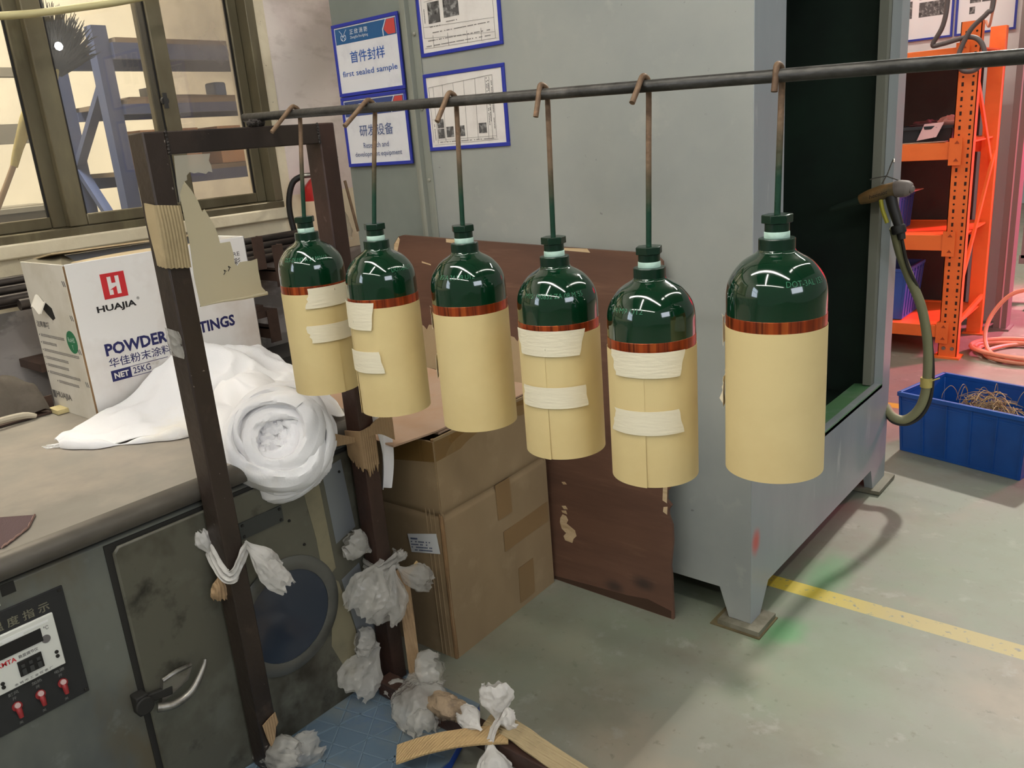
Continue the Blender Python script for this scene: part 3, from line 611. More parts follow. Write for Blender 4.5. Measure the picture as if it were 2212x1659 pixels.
gas_cylinder(-1.428,1.043,1.2735,'green cylinder in tan paper nearest the brown post frame, two tapes on its right side', math.radians(28), [(-14,84,0.013,-0.028,0.25,0),(-19,82,-0.064,-0.100,-0.3,0)], ('DS5 ZK083 A 24 M0612',-0.95,-0.083,0.092), 0.2, hk[0])
gas_cylinder(-1.212,1.040,1.2615,'green cylinder in tan paper hanging second from the post frame, tapes on left edge', math.radians(-76), [(-92,-20,0.012,-0.040,-0.3,0),(-88,-14,-0.082,-0.124,0.2,0)], ('DOT-3AL153',0.35,-0.086,0.05), 0.55, hk[1])
gas_cylinder(-1.012,1.068,1.2565,'green cylinder in tan paper with a plain untaped front over the open carton', math.radians(-115), [(-118,-84,0.006,-0.03,0.2,0.008),(-122,-84,-0.085,-0.125,-0.2,0.012)], ('85/A 24 M9 U12',-0.85,-0.086,0.062), 0.35, hk[2])
gas_cylinder(-0.823,1.078,1.2375,'green cylinder in tan paper with two wide front tapes in front of the plywood board', math.radians(-22), [(-66,30,0.008,-0.034,-0.35,0),(-64,33,-0.086,-0.122,0.1,0)], ('/M15/ M0832 ZA 08 M 55',-0.95,-0.090,0.098), 0.75, hk[3])
gas_cylinder(-0.646,1.078,1.226,'green cylinder in tan paper hanging lowest, two front tapes and a gaping bottom seam', math.radians(-11), [(-54,38,0.003,-0.036,-0.3,0),(-57,35,-0.088,-0.126,0.25,0)], ('24/M9 U12',-1.05,-0.090,0.052), 0.9, hk[4])
gas_cylinder(-0.453,1.087,1.2715,'largest looking green cylinder in plain tan paper in front of the dark booth opening', math.radians(-125), [(-118,-84,0.008,-0.03,0.3,0.008),(-122,-84,-0.082,-0.124,-0.3,0.014)], ('DOT-3AL 153',0.2,-0.088,0.056), 0.5, hk[5])

# ------------------------------------------------------------------ oven
OX = -1.595; OT = 0.75
ov = thing('oven', (-2.05,0.4,0), 'low grey steel curing oven with a round door window and a control panel', 'oven')
mb = MB(); mb.box((-2.55,-0.6,0.0),(OX,1.262,0.70)); mb.build('body', m_oven, ov, 0.006)
mb = MB(); mb.prism([(-2.58,0.70),(-1.612,0.70),(-1.612,0.7498),(-2.58,0.75)], 1, -0.62, 1.272); mb.build('top_slab', m_ovtop, ov)
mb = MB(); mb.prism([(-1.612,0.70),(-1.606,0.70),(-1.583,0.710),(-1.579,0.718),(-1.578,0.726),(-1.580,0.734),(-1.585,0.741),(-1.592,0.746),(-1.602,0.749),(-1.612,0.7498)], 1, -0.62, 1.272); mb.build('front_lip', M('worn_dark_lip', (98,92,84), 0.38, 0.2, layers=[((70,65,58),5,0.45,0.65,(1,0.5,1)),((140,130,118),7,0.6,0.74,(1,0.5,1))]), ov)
DX = OX+0.010
dr_pts = [(0.592,0.03),(1.236,0.03),(1.236,0.672),(1.224,0.684),(0.604,0.684),(0.592,0.672)]
mb = MB(); mb.prism(dr_pts, 0, OX+0.001, DX); dr = mb.build('door', m_ovdoor, ov, 0.006)
mb = MB(); mb.prism([(0.58,0.02),(1.246,0.02),(1.246,0.692),(0.58,0.692)], 0, OX, OX+0.003); mb.build('door_gasket', m_gasket, ov)
WC = (DX,0.945,0.345)
mb = MB(); mb.lathe([(0.118,0),(0.147,0),(0.147,0.004),(0.138,0.0085),(0.122,0.0085),(0.114,0.006),(0.114,0.0)], 56, WC, (1,0,0), cap=False); mb.build('window_ring', M('ring_steel', (104,104,98), 0.4, 0.4, layers=[((70,70,64),6,0.45,0.7)]), dr)
mb = MB(); mb.lathe([(0.116,0.001),(0.116,0.004),(0.0,0.005)], 48, WC, (1,0,0), cap=False); mb.build('window_glass', M('smoked_window_glass', (48,56,68), 0.12, spec=0.6, layers=[((62,70,80),3,0.45,0.7)]), dr)
# latch
mb = MB(); mb.box((OX,0.562,0.318),(OX+0.03,0.588,0.362)); mb.cyl((OX+0.03,0.575,0.34),(OX+0.036,0.575,0.34),0.02,16); mb.obox((DX+0.006,0.575,0.345),(DX+0.010,0.64,0.335),0.02,0.012,(1,0,0)); mb.build('latch_keeper', m_gasket, ov, 0.003)
mb = MB(); mb.prism([(0.612,0.318),(0.676,0.338),(0.690,0.362),(0.625,0.366)], 0, DX, DX+0.014); mb.tube([(DX+0.018,0.60,0.318),(DX+0.03,0.63,0.312),(DX+0.034,0.67,0.322),(DX+0.03,0.705,0.355),(DX+0.028,0.715,0.372)],[0.010,0.009,0.008,0.006,0.004],10,4)
mb.tube([(DX+0.012,0.625,0.366),(DX+0.016,0.655,0.372),(DX+0.014,0.688,0.368)],0.005,8,3); mb.build('latch_handle', m_chrome, ov)
# name plate, tape marks, screws
mb = MB(); mb.box((DX,0.862,0.582),(DX+0.003,0.975,0.622)); pt = mb.build('name_plate', M('dull_name_plate', (66,68,66), 0.4, 0.3), dr)
for y in (0.87,0.968):
    for z in (0.588,0.615):
        mb = MB(); mb.lathe([(0.004,0),(0.003,0.003)],8,(DX+0.003,y,z),(1,0,0)); mb.build('rivet', m_gasket, pt)
for y,z in ((0.99,0.575),(1.02,0.50),(1.06,0.64),(1.12,0.68),(1.15,0.64)):
    mb = MB(); mb.lathe([(0.004,0),(0.003,0.003)],8,(DX,y,z),(1,0,0)); mb.build('screw', m_black, dr)
mb = MB()
for pts in ([(1.035,0.675),(1.085,0.675),(1.098,0.40),(1.06,0.38),(1.055,0.5)],[(1.06,0.40),(1.10,0.36),(1.13,0.20),(1.10,0.06),(1.05,0.2),(1.075,0.33)],):
    mb.poly([(DX+0.0006,y,z) for y,z in pts],0.0005,(1,0,0))
mb.build('glue_marks', M('old_glue_marks', (132,124,98), 0.6, layers=[((112,106,86),9,0.45,0.7)]), dr)
mb = MB()
for pts in ([(1.11,0.36),(1.17,0.38),(1.2,0.17),(1.14,0.14)],[(1.10,0.66),(1.16,0.67),(1.175,0.48),(1.11,0.46)]): mb.poly([(DX+0.0005,y,z) for y,z in pts],0.0004,(1,0,0))
mb.build('cleaned_patches', M('clean_steel_patch', (128,132,136), 0.35, 0.3), dr)
mb = MB(); mb.cyl((DX,1.20,0.60),(DX+0.03,1.20,0.60),0.008,12); mb.cyl((DX+0.028,1.19,0.60),(DX+0.028,1.235,0.612),0.007,12); mb.cyl((DX,1.205,0.2),(DX+0.02,1.205,0.2),0.008,12); mb.build('hinge_pin', m_chrome, ov)
# control panel
cp = MB(); cp.box((OX,0.10,0.418),(OX+0.004,0.492,0.652)); pn = cp.build('control_panel', m_panel, ov, 0.001)
PF = OX+0.004; po = Vector((PF,0,0))
mb = MB(); text(mb,'温 度 指 示',(PF,0.362,0.616),Y_,Z_,0.100,0.019,0.012); mb.build('panel_lettering', M('worn_gold_print', (120,116,98), 0.5), pn)
mb = MB(); mb.box((PF,0.338,0.500),(PF+0.006,0.463,0.611)); dg = mb.build('display_unit', m_white, pn, 0.002)
mb = MB(); mb.box((PF+0.006,0.361,0.566),(PF+0.0075,0.436,0.592)); mb.build('display_screen', m_black, dg)
mb = MB(); mb.poly([(PF+0.0066,a,b) for a,b in ((0.345,0.598),(0.452,0.598),(0.452,0.602),(0.345,0.602))],0.0004,(1,0,0)); mb.box((PF+0.006,0.372,0.594),(PF+0.0066,0.408,0.598)); mb.build('trim_strip', M('silver_strip', (240,240,236), 0.4), dg)
mb = MB(); text(mb,'XMTA',(PF+0.006,0.352,0.551),Y_,Z_,0.034,0.009,0.02); mb.build('red_lettering', m_red, dg)
mb = MB(); text(mb,'数显调节仪',(PF+0.006,0.390,0.5525),Y_,Z_,0.034,0.007,0.014); text(mb,'℃',(PF+0.006,0.441,0.584),Y_,Z_,0.009,0.008,0.01); text(mb,'余 姚 市 工 业 仪 表 厂',(PF+0.006,0.372,0.504),Y_,Z_,0.068,0.005,0.008)
mb.build('grey_lettering', m_greyp, dg)
mb = MB(); mb.box((PF+0.006,0.385,0.517),(PF+0.009,0.427,0.548)); kb = mb.build('thumb_switch', m_black, dg, 0.001)
mb = MB()
for k in range(3):
    y = 0.3925+k*0.0135; mb.box((PF+0.009,y-0.0035,0.520),(PF+0.011,y+0.0035,0.531))
    mb.box((PF+0.009,y-0.003,0.5345),(PF+0.0105,y+0.003,0.541))
mb.build('thumb_wheel', M('dark_wheel', (60,60,60), 0.4), kb)
for y,z in ((0.452,0.532),(0.452,0.523),(0.355,0.521),(0.355,0.5135)):
    mb = MB(); mb.lathe([(0.0035,0),(0.0035,0.002),(0.0015,0.0022)],12,(PF+0.006,y,z),(1,0,0)); mb.build('indicator_lamp', m_gasket, dg)
mb = MB(); mb.lathe([(0.008,0),(0.008,0.001)],16,(PF+0.006,0.441,0.5665),(1,0,0)); mb.build('badge', m_greyp, dg)
for y in (0.368,0.409,0.450):
    mb = MB(); mb.lathe([(0.009,0),(0.009,0.003),(0.005,0.004)],16,(PF,y,0.462),(1,0,0)); mb.tube([(PF+0.002,y,0.462),(PF+0.008,y,0.455),(PF+0.010,y,0.442)],[0.005,0.0052,0.004],10,4); sw = mb.build('toggle_switch', M('dull_red_switch', (150,44,46), 0.5), pn)
    mb = MB(); mb.lathe([(0.0055,0),(0.005,0.005)],12,(PF+0.003,y,0.465),(1,-0.0,0.3)); mb.build('switch_cap', M('pale_switch_cap', (200,170,166), 0.4), sw)
    mb = MB(); text(mb,'开',(PF,y-0.004,0.476),Y_,Z_,0.007,0.006,0.01); text(mb,'关',(PF,y-0.004,0.424),Y_,Z_,0.007,0.006,0.01)
    text(mb,{0.368:'鼓风',0.409:'加热',0.450:'电源'}[y],(PF,y-0.009,0.486),Y_,Z_,0.018,0.007,0.012); mb.build('switch_lettering', M('worn_white_print', (130,130,126), 0.5), pn)
for y,z in ((0.485,0.645),(0.486,0.424)):
    mb = MB(); mb.lathe([(0.004,0),(0.003,0.003)],8,(PF,y,z),(1,0,0)); mb.build('panel_screw', m_gasket, pn)
mb = MB(); mb.box((OX,0.330,0.662),(OX+0.001,0.388,0.700)); lb = mb.build('inspection_sticker', M('pale_green_sticker', (214,226,206), 0.5), ov)
mb = MB(); mb.box((OX+0.001,0.330,0.688),(OX+0.0015,0.388,0.700)); mb.build('sticker_header', M('green_sticker_print', (86,160,86), 0.5), lb)
mb = MB(); mb.box((OX,0.394,0.676),(OX+0.001,0.418,0.698)); mb.build('glue_mark', m_gasket, ov)

# ------------------------------------------------------------------ white powder carton on the oven
bx = thing('cardboard_box', (-2.36,1.14,OT), 'white printed cardboard box with a red logo and blue lettering, standing on the oven', 'box')
X0,X1,Y0,Y1,ZT = -2.50,-2.232,0.8785,1.405,1.172
mb = MB(); mb.box((X0,Y0+0.002,OT),(X1,Y1,OT+0.004)); mb.box((X0,Y0+0.002,OT),(X0+0.004,Y1,ZT)); mb.box((X0,Y1-0.004,OT),(X1,Y1,ZT))
mb.box((X1-0.004,Y0+0.002,OT),(X1,Y1,ZT)); mb.build('front_wall', m_boxwhite, bx, 0.0015)
mb = MB(); mb.box((X0,Y0-0.003,OT),(X1-0.004,Y0+0.002,ZT)); mb.build('end_wall', m_boxside, bx, 0.001)
mb = MB(); mb.box((X1-0.007,Y0-0.0015,OT+0.004),(X1-0.0008,Y0+0.003,ZT-0.004)); mb.build('corner_seam', m_cardedge, bx)
mb = MB()
mb.grid(lambda u,v: Vector((X1-0.004-0.128*v, Y0+0.06+(Y1-Y0-0.07)*u, ZT-0.010*v+0.006*math.sin(u*4)*v)), 12, 4, True, 0.004)
mb.grid(lambda u,v: Vector((X0+0.004+0.128*v, Y0+0.03+(Y1-Y0-0.04)*u, ZT+0.018*v-0.008*u*v)), 12, 4, True, 0.004); mb.build('top_flaps', M('box_flap_inner', (206,186,152), 0.75, layers=[((190,168,132),5,0.45,0.7)]), bx)
mb = MB(); mb.poly([(X0+0.004,Y0-0.001,ZT),(X1-0.006,Y0-0.001,ZT),(X1-0.04,Y0+0.085,ZT-0.028),(X0+0.05,Y0+0.085,ZT+0.012)],0.004,(0,0,1)); mb.build('end_flap', M('box_flap_grey', (120,112,92), 0.8), bx)
LF = X1; fo = Vector((LF,Y0,OT))
ux, uy = Y_, Z_
def onface(y, z): return Vector((LF, y, z))
mb = MB()
q = (-2.2320, 0.9580, 1.1280); q2 = (-2.2320, 1.0180, 1.0720); ly0 = 0.962; ly1 = 1.026; lz0 = 1.066; lz1 = 1.133
H_ = [(0,0),(1,0),(1,1),(0,1)]
def lg(a,b): return (LF+0.0007, ly0+(ly1-ly0)*a, lz0+(lz1-lz0)*b)
for pts in ([(0,0),(0.25,0),(0.25,1),(0,1)],[(0.75,0),(1,0),(1,1),(0.75,1)],[(0.25,0),(0.75,0),(0.75,0.14),(0.25,0.14)],[(0.25,0.86),(0.75,0.86),(0.75,1),(0.25,1)],
            [(0.42,0.6),(0.58,0.6),(0.58,0.86),(0.42,0.86)],[(0.42,0.14),(0.58,0.14),(0.58,0.46),(0.30,0.34),(0.42,0.34)]):
    mb.poly([lg(a,b) for a,b in pts],0.0005,(1,0,0))
mb.build('logo_print', m_red, bx)
mb = MB(); text(mb,'HUAJIA',onface(0.936,1.030),ux,uy,0.107,0.022,0.03); text(mb,'®',onface(1.046,1.05),ux,uy,0.008,0.008,0.0); mb.build('maker_lettering', m_blackp, bx)
mb = MB(); text(mb,'POWDER COATINGS',onface(0.934,0.917),ux,uy,0.392,0.034,0.036); mb.build('product_lettering', m_navy, bx); mb = MB(); text(mb,'华佳粉末涂料',onface(0.936,0.884),ux,uy,0.178,0.026,0.006); mb.build('product_lettering', m_navy, bx); mb = MB()
text(mb,'25KG',onface(0.996,0.853),ux,uy,0.05,0.018,0.01); rectp(mb,Vector((LF,0,0)),ux,uy,(0.936,0.846),(0.990,0.876)); 
for a,b in (((0.99,0.846),(1.1,0.8475)),((0.99,0.8745),(1.1,0.876))): rectp(mb,Vector((LF,0,0)),ux,uy,a,b)
mb.build('weight_lettering', m_navy, bx)
mb = MB(); text(mb,'NET',onface(0.943,0.853),ux,uy,0.040,0.016,0.03,0.0014); mb.build('reversed_lettering', m_boxwhite, bx)
mb = MB(); text(mb,'FUTURE',onface(1.305,1.118),ux,uy,0.075,0.012,0.0); text(mb,'更精彩',onface(1.305,1.09),ux,uy,0.075,0.022,0.014); mb.build('slogan_lettering', m_greyp, bx)
SF = Y0-0.003
mb = MB(); text(mb,'注意事项',(X0+0.012,SF,0.992),X_,Z_,0.085,0.018,0.02); mb.build('notice_heading', m_greyp, bx)
mb = MB()
rn = random.Random(3)
for k,(wd) in enumerate((0.16,0.10,0.235,0.15,0.14,0.20,0.13)):
    z = 0.965-k*0.0215; x = X0+0.022+(0.0 if k < 6 else 0.05)
    rectp(mb,(x-0.012,SF,z+0.002),X_,Z_,(0,0),(0.004,0.004))
    n = int(min(wd,X1-x-0.02)/0.0085)
    for i in range(n): 
        a = x+i*0.0085
        rectp(mb,(a,SF,z),X_,Z_,(0,0.001),(0.0066,0.0024)); rectp(mb,(a,SF,z),X_,Z_,(0,0.0052),(0.0062,0.0066)); rectp(mb,(a+0.0026,SF,z),X_,Z_,(0,0),(0.0012,0.0085))
mb.build('notice_lettering', m_greyp, bx); mb = MB(); text(mb,'HUAJIA',(X0+0.03,SF,0.785),X_,Z_,0.10,0.022,0.03); rectp(mb,(X0+0.006,SF,0.785),X_,Z_,(0,0),(0.02,0.022)); mb.build('maker_lettering', m_greyp, bx)
mb = MB(); mb.lathe([(0.031,0),(0.031,0.0006)],32,(X1-0.048,SF,0.966),(0,-1,0)); rh = mb.build('round_badge', m_rohs, bx)
mb = MB(); text(mb,'RoHS',(X1-0.068,SF-0.0006,0.966),X_,Z_,0.040,0.013,0.02); text(mb,'T',(X1-0.052,SF-0.0006,0.946),X_,Z_,0.008,0.012,0.0); mb.build('badge_lettering', M('pale_print', (176,206,186), 0.6), rh)
mb = MB(); mb.poly([(x,SF-0.0006,z) for x,z in ((-2.43,1.075),(-2.395,1.066),(-2.36,1.052),(-2.352,1.025),(-2.37,1.018),(-2.40,1.034),(-2.425,1.05))],0.0005,(0,-1,0)); mb.build('hand_hole', m_black, bx)
mb = MB(); mb.grid(lambda u,v: Vector((-2.44+0.055*u, SF-0.002-0.018*v, 1.082-0.012*u-0.03*v+0.006*math.sin(u*6))), 6, 4, True, 0.003); mb.build('torn_flap', m_boxside, bx)
mb = MB(); 
for zz in (1.13,1.04,0.95,0.86): 
    for k in range(2): mb.obox((X1-0.022+k*0.010,SF-0.0008,zz),(X1-0.016+k*0.010,SF-0.0008,zz-0.014),0.0022,0.001,(0,1,0))
mb.build('staple', m_greyp, bx)

# ------------------------------------------------------------------ white cloth on the oven and its rolled end
def fbm(x,y,s,o=0): 
    return noise.noise(Vector((x*s+o,y*s-o,o)))+0.5*noise.noise(Vector((x*s*2.1+o,y*s*2.1,o+5)))
def sstep(a,b,t): 
    t = max(0,min(1,(t-a)/(b-a))); return t*t*(3-2*t)
cl = thing('white_cloth', (-1.95,1.05,OT), 'crumpled white cotton cloth heaped against the white box on the oven', 'cloth')
Lo = [(-2.125,0.735),(-2.04,0.775),(-1.98,0.835),(-1.925,0.90),(-1.88,0.97),(-1.84,1.05),(-1.80,1.16),(-1.78,1.31)]   # lower edge towards the viewer
Up = [(-2.14,0.728),(-2.19,0.80),(-2.21,0.88),(-2.21,0.99),(-2.21,1.09),(-2.21,1.19),(-2.21,1.28),(-2.19,1.38)]
def lerp_pts(Pp, t):
    k = t*(len(Pp)-1); i = min(int(k),len(Pp)-2); f = k-i; return Pp[i][0]*(1-f)+Pp[i+1][0]*f, Pp[i][1]*(1-f)+Pp[i+1][1]*f
HT = [0.018,0.022,0.030,0.066,0.122,0.126,0.108,0.062]
def heap(u,v):
    a = lerp_pts(Lo,u); b = lerp_pts(Up,u); h = lerp_pts([(q,0) for q in HT],u)[0]
    x = a[0]+(b[0]-a[0])*v; y = a[1]+(b[1]-a[1])*v
    prof = sstep(0,0.62,v)*0.72+0.28*sstep(0.35,0.95,v)
    z = h*prof*(1-0.25*sstep(0.9,1,v))
    w_ = sstep(0,0.12,v)*sstep(0,0.08,u)
    fold = 0.020*(1-2*abs(noise.noise(Vector((7*(y-0.55*x),2.2*(y+x),1.3)))))-0.008+0.010*(1-2*abs(fbm(x,y,9,4)))+0.014*abs(fbm(x,y,5.5,9))+0.007*math.sin(22*(y-0.6*x)+4*fbm(x,y,4,1.2))
    z = OT+0.003+max(0.0,z+w_*(fold*(0.5+5.0*h)*(0.75+0.6*sstep(0.5,0.8,u))))+0.012*(1-sstep(0,0.07,v))*(0.5+0.5*math.sin(u*23))
    return Vector((x,y,z))
mb = MB(); mb.grid(heap, 110, 60, True, 0.002); mb.build('heap', m_cloth, cl)
def hem(u,v):
    a = lerp_pts(Lo,u); th = -0.3+PI*1.15*v; r = 0.011+0.007*math.sin(u*17)+0.003*math.sin(u*43)
    return Vector((a[0]+0.008+math.cos(th)*r*0.9, a[1]-0.006-math.cos(th)*r*0.4, OT+0.002+max(0,math.sin(th))*r*1.3))
mb = MB(); mb.grid(hem, 80, 10, True, 0.0015); mb.build('folded_hem', m_cloth, cl)
mb = MB()
for k in range(14):
    y = 0.728+random.uniform(-0.012,0.02); x = -2.13+random.uniform(-0.02,0.012); mb.tube([(x+0.02,y+0.01,OT+0.006),(x,y-0.004,OT+0.004),(x-0.01+random.uniform(-.01,.01),y-0.014,OT+0.002)],0.0009,5,3)
mb.build('frayed_threads', m_cloth, cl)
# rolled end hanging over the oven edge
rl = thing('rolled_cloth', (-1.60,1.0,0.66), 'rolled white cotton cloth bundle spilling over the front edge of the oven', 'cloth')
rc = (-1.6000, 1.0110, 0.7710); rc = Vector(rc); axr = (Vector((0,0,1.4))-rc).normalized(); axr = (axr+Vector((-0.06,-0.14,0.30))).normalized()
e1 = axr.cross(Z_).normalized(); e2 = axr.cross(e1).normalized()
def rdge(p, k): return 1-2*abs(noise.noise(p*k))
PRO = [(0.0,-0.012),(0.020,-0.010),(0.036,0.004),(0.050,0.034),(0.068,0.052),(0.090,0.050),(0.112,0.030),(0.126,0.000),(0.128,-0.03),(0.118,-0.065),(0.09,-0.095),(0.04,-0.11)]
def rose(u,v):
    ph = 2*PI*u; r, h = lerp_pts(PRO, v); d = e1*math.cos(ph)+e2*math.sin(ph)
    p = rc+d*r*0.93*(1+0.06*math.cos(ph-0.4))+axr*(h*0.9-0.004)
    inn = 1-sstep(0.16,0.33,v); out = sstep(0.24,0.45,v)
    q = p-rc
    # long sweeping wraps that spiral out of the hollow
    s1 = math.sin(1.0*ph+12*v+1.8*noise.noise(q*8)); s2 = math.sin(ph*2-21*v+3*noise.noise(q*10))
    nn = (d*sstep(0.2,0.6,v)+axr*(1-sstep(0.35,0.75,v))).normalized()
    disp = out*(0.014*(1-abs(s1))**1.3-0.005+0.0035*(1-abs(s2))+0.003*rdge(q,18))+inn*sstep(0.06,0.16,v)*(0.018*rdge(q,20)+0.008*rdge(q,41)-0.004)
    p += nn*disp
    dz = rc.z-p.z
    if dz > 0.0: p.z -= 0.10*dz
    return p
mb = MB(); mb.grid(rose, 170, 110); mb.build('bundle', m_cloth, rl)
mb = MB()
for k in range(9):
    a = k*0.72+0.3; rr = 0.026+0.012*(k%3); c = rc+(e1*math.cos(a)+e2*math.sin(a))*rr+axr*(0.002+0.006*(k%2))
    def crumple(u,v,c=c,k=k):
        th = PI*(0.001+0.998*v); ph = 2*PI*u; d = Vector((math.sin(th)*math.cos(ph),math.sin(th)*math.sin(ph),math.cos(th)))
        return c+d*0.021*(1+0.55*rdge(d+Vector((k*2.0,0,k)),1.5)+0.25*rdge(d+Vector((0,k,k)),3.4))
    mb.grid(crumple,36,24)
mb.build('crumpled_core', m_cloth, rl)
def swag(k):
    def fn(u,v):
        a = -0.5+0.35*k+u*(3.5-0.25*k); rr = 0.120+0.006*k-0.018*math.cos((u-0.5)*PI*2)*0.3; w_ = (0.044-0.004*k)*(0.35+0.65*math.sin(PI*u)); hh = 0.018-0.030*k
        d = e1*math.cos(a)+e2*math.sin(a); t_ = (v-0.5)
        p = rc+d*(rr+0.012*math.cos(t_*PI)+0.003*math.sin(v*19+a*3)+0.004*rdge(Vector((a*1.6,v*2.6,k*3.0)),1.0))+axr*(hh+t_*w_)
        dz = rc.z-p.z
        if dz > 0: p.z -= 0.10*dz
        return p
    return fn
BANDS = [(0.052,0.026,0.017,0.022),(0.066,0.042,0.020,0.026),(0.083,0.046,0.021,0.030),(0.098,0.034,0.021,0.032),(0.108,0.012,0.020,0.034),(0.113,-0.012,0.019,0.034),(0.110,-0.038,0.018,0.032),(0.098,-0.064,0.018,0.03)]
def band_fn(k):
    R_, H_b, ra, rb = BANDS[k]; a0 = k*1.9; ox = 0.010*math.cos(k*2.3); oy = 0.010*math.sin(k*2.3); tl = 0.16*math.sin(k*1.7)
    def fn(u,v):
        a = a0+2*PI*u; b = 2*PI*v; d = e1*math.cos(a)+e2*math.sin(a)
        wob = 1+0.07*math.sin(2*a+k)+0.04*math.sin(3*a-k*2); fl = 0.72+0.28*math.sin(a*1.0+k*2.2)
        slope = math.atan2(H_b+0.02, max(0.02,R_-0.03))*0.8
        c = rc+e1*ox+e2*oy+d*R_*wob+axr*(H_b+tl*0.045*math.cos(a-k)*1.0)
        q = Vector((a*1.1+k*3, math.cos(b)*1.3, math.sin(b)*1.3))
        wr = 1+0.24*(1-2*abs(noise.noise(q)))+0.14*(1-2*abs(noise.noise(q*2.3+Vector((7,k,1)))))
        rad = d*math.cos(slope)+axr*math.sin(slope); tan_ = d*(-math.sin(slope))+axr*math.cos(slope)
        p = c+rad*math.cos(b)*ra*fl*0.62*wr+tan_*math.sin(b)*rb*fl*wr*0.8
        dz = rc.z-p.z
        if dz > 0: p.z -= 0.10*dz
        return p
    return fn
for k in range(len(BANDS)):
    mb = MB(); mb.grid(band_fn(k), 96, 20); mb.build('wrap', m_cloth, rl)
mb = MB()
def bridge(u,v):  # cloth running from the heap to the roll and behind the rear post
    A = [(-1.80,0.93,OT+0.014),(-1.86,1.0,OT+0.07),(-1.92,1.08,OT+0.11),(-1.90,1.18,OT+0.09),(-1.80,1.29,OT+0.02)]; B = [(-1.70,0.91,0.765),(-1.66,0.97,0.81),(-1.64,1.04,0.84),(-1.63,1.12,0.81),(-1.62,1.22,0.765)]
    def cv(Pp,t):
        k = t*(len(Pp)-1); i = min(int(k),len(Pp)-2); f = k-i; f = f*f*(3-2*f); return Vector(Pp[i])*(1-f)+Vector(Pp[i+1])*f
    p = cv(A,u)*(1-v)+cv(B,u)*v; p.z += 0.010*math.sin(u*21+v*4)+0.012*fbm(p.x,p.y,11,2)+0.02*math.sin(v*PI); return p
mb.grid(bridge, 60, 30, True, 0.002); mb.build('draped_fold', m_cloth, rl)
def tail(u,v):
    z = 0.80-0.235*v; y = 1.228+0.075*u*(1-0.72*v)+0.018*math.sin(v*3.0)+0.012*v
    return Vector((-1.556+0.012*math.sin(u*5+v*3)+0.014*v, y, z))
mb = MB(); mb.grid(tail, 12, 20, True, 0.0015); mb.build('hanging_tail', m_cloth, rl)

# small things on the oven
mb = MB()
sp_ = [(-1.8140, 0.4520, 0.7520), (-1.7300, 0.5210, 0.7520), (-1.6760, 0.4880, 0.7520), (-1.6460, 0.4500, 0.7520), (-1.6290, 0.4250, 0.7520), (-1.6280, 0.3890, 0.7520)]
mb.poly(sp_,0.0012,(0,0,1)); sob = mb.build('sandpaper', M('brown_sandpaper', (92,72,72), 0.9, bump=0.3, bscale=300), None)
tag(sob, 'dark brown sheet of sandpaper lying on the oven top at the left edge', 'sandpaper')
mb = MB(); pts = [sp_[1],sp_[2],sp_[3],sp_[4]]
def curl(u,v):
    k = u*3; i = min(int(k),2); f = k-i; p = Vector(pts[i])*(1-f)+Vector(pts[i+1])*f
    return p+Vector((0.006*v,-0.004*v,-0.0005+0.004*math.sin(v*PI)+0.003*abs(math.sin(u*19))*v))
mb.grid(curl,40,4,True,0.0008); ch = mb.build('torn_edge', M('torn_backing', (160,128,116), 0.85), sob)
mb = MB(); mb.prism([(-2.50,0.752),(-2.45,0.752),(-2.45,0.757),(-2.495,0.757),(-2.495,0.792),(-2.50,0.792)],1,0.25,0.87); tag(mb.build('angle_bar', m_angle), 'rusty angle bar lying along the back of the oven beside the white box', 'metal bar')
mb = MB(); mb.box((-2.47,0.845,0.752),(-2.41,0.875,0.764)); tag(mb.build('foam_scrap', M('yellow_foam', (206,190,140), 0.9, bump=0.5, bscale=60)), 'small scrap of pale yellow foam by the foot of the white box', 'foam scrap')
def rag(u,v):
    x = -2.62+0.10*v+0.02*math.sin(u*7); y = 0.28+0.56*u
    return Vector((x-0.05+0.11*v, y, 0.765+0.14*math.sin(v*PI)*(0.5+0.5*math.sin(u*PI))+0.035*fbm(x*1.0,y,9,3)+0.02*fbm(x,y,22,8)))
mb = MB(); mb.grid(rag,50,26,True,0.004); tag(mb.build('dirty_rag', M('dark_dirty_rag', (70,62,54), 0.9, layers=[((96,88,78),6,0.45,0.7)], bump=0.2, bscale=60)), 'dark dirty rag heaped behind the angle bar left of the white box', 'rag')
mb = MB(); mb.tube([(-2.43,0.62,0.762),(-2.44,0.70,0.772),(-2.445,0.77,0.768),(-2.44,0.80,0.758)],[0.006,0.009,0.010,0.006],8,4); tag(mb.build('paper_twist', M('pale_paper_twist', (186,176,156), 0.8)), 'pale twisted scrap of paper lying beside the rusty angle bar', 'paper scrap')

# ------------------------------------------------------------------ big brown carton on the floor
ct = thing('carton', (-1.8,1.63,0), 'big brown cardboard carton on the floor with a white label, lid flaps open', 'carton')
CX = -1.49; CB = (-2.12, 1.36)
c00 = Vector((CX,1.386,0)); c01 = Vector((CX-0.02,1.868,0)); c10 = Vector((-2.12,1.36,0)); c11 = Vector((-2.13,1.85,0))
def sstep(a,b,t): 
    t = max(0,min(1,(t-a)/(b-a))); return t*t*(3-2*t)
def wallq(mb, a, b, z0, z1, th, bow=0.0, n=14):
    nn = (b-a).cross(Z_).normalized()
    mb.grid(lambda u,v: a+(b-a)*u+Z_*(z0+(z1-z0)*v)+nn*(bow*math.sin(u*PI)*math.sin(v*PI)-0.007*math.exp(-((v*(z1-z0)+z0-0.438)/0.007)**2)+0.003*sstep(0.43,0.47,v*(z1-z0)+z0)), n, 90, True, th)
mb = MB(); wallq(mb,c00,c01,0,0.662,0.006,0.006); mb.build('side_wall', m_tancard, ct)
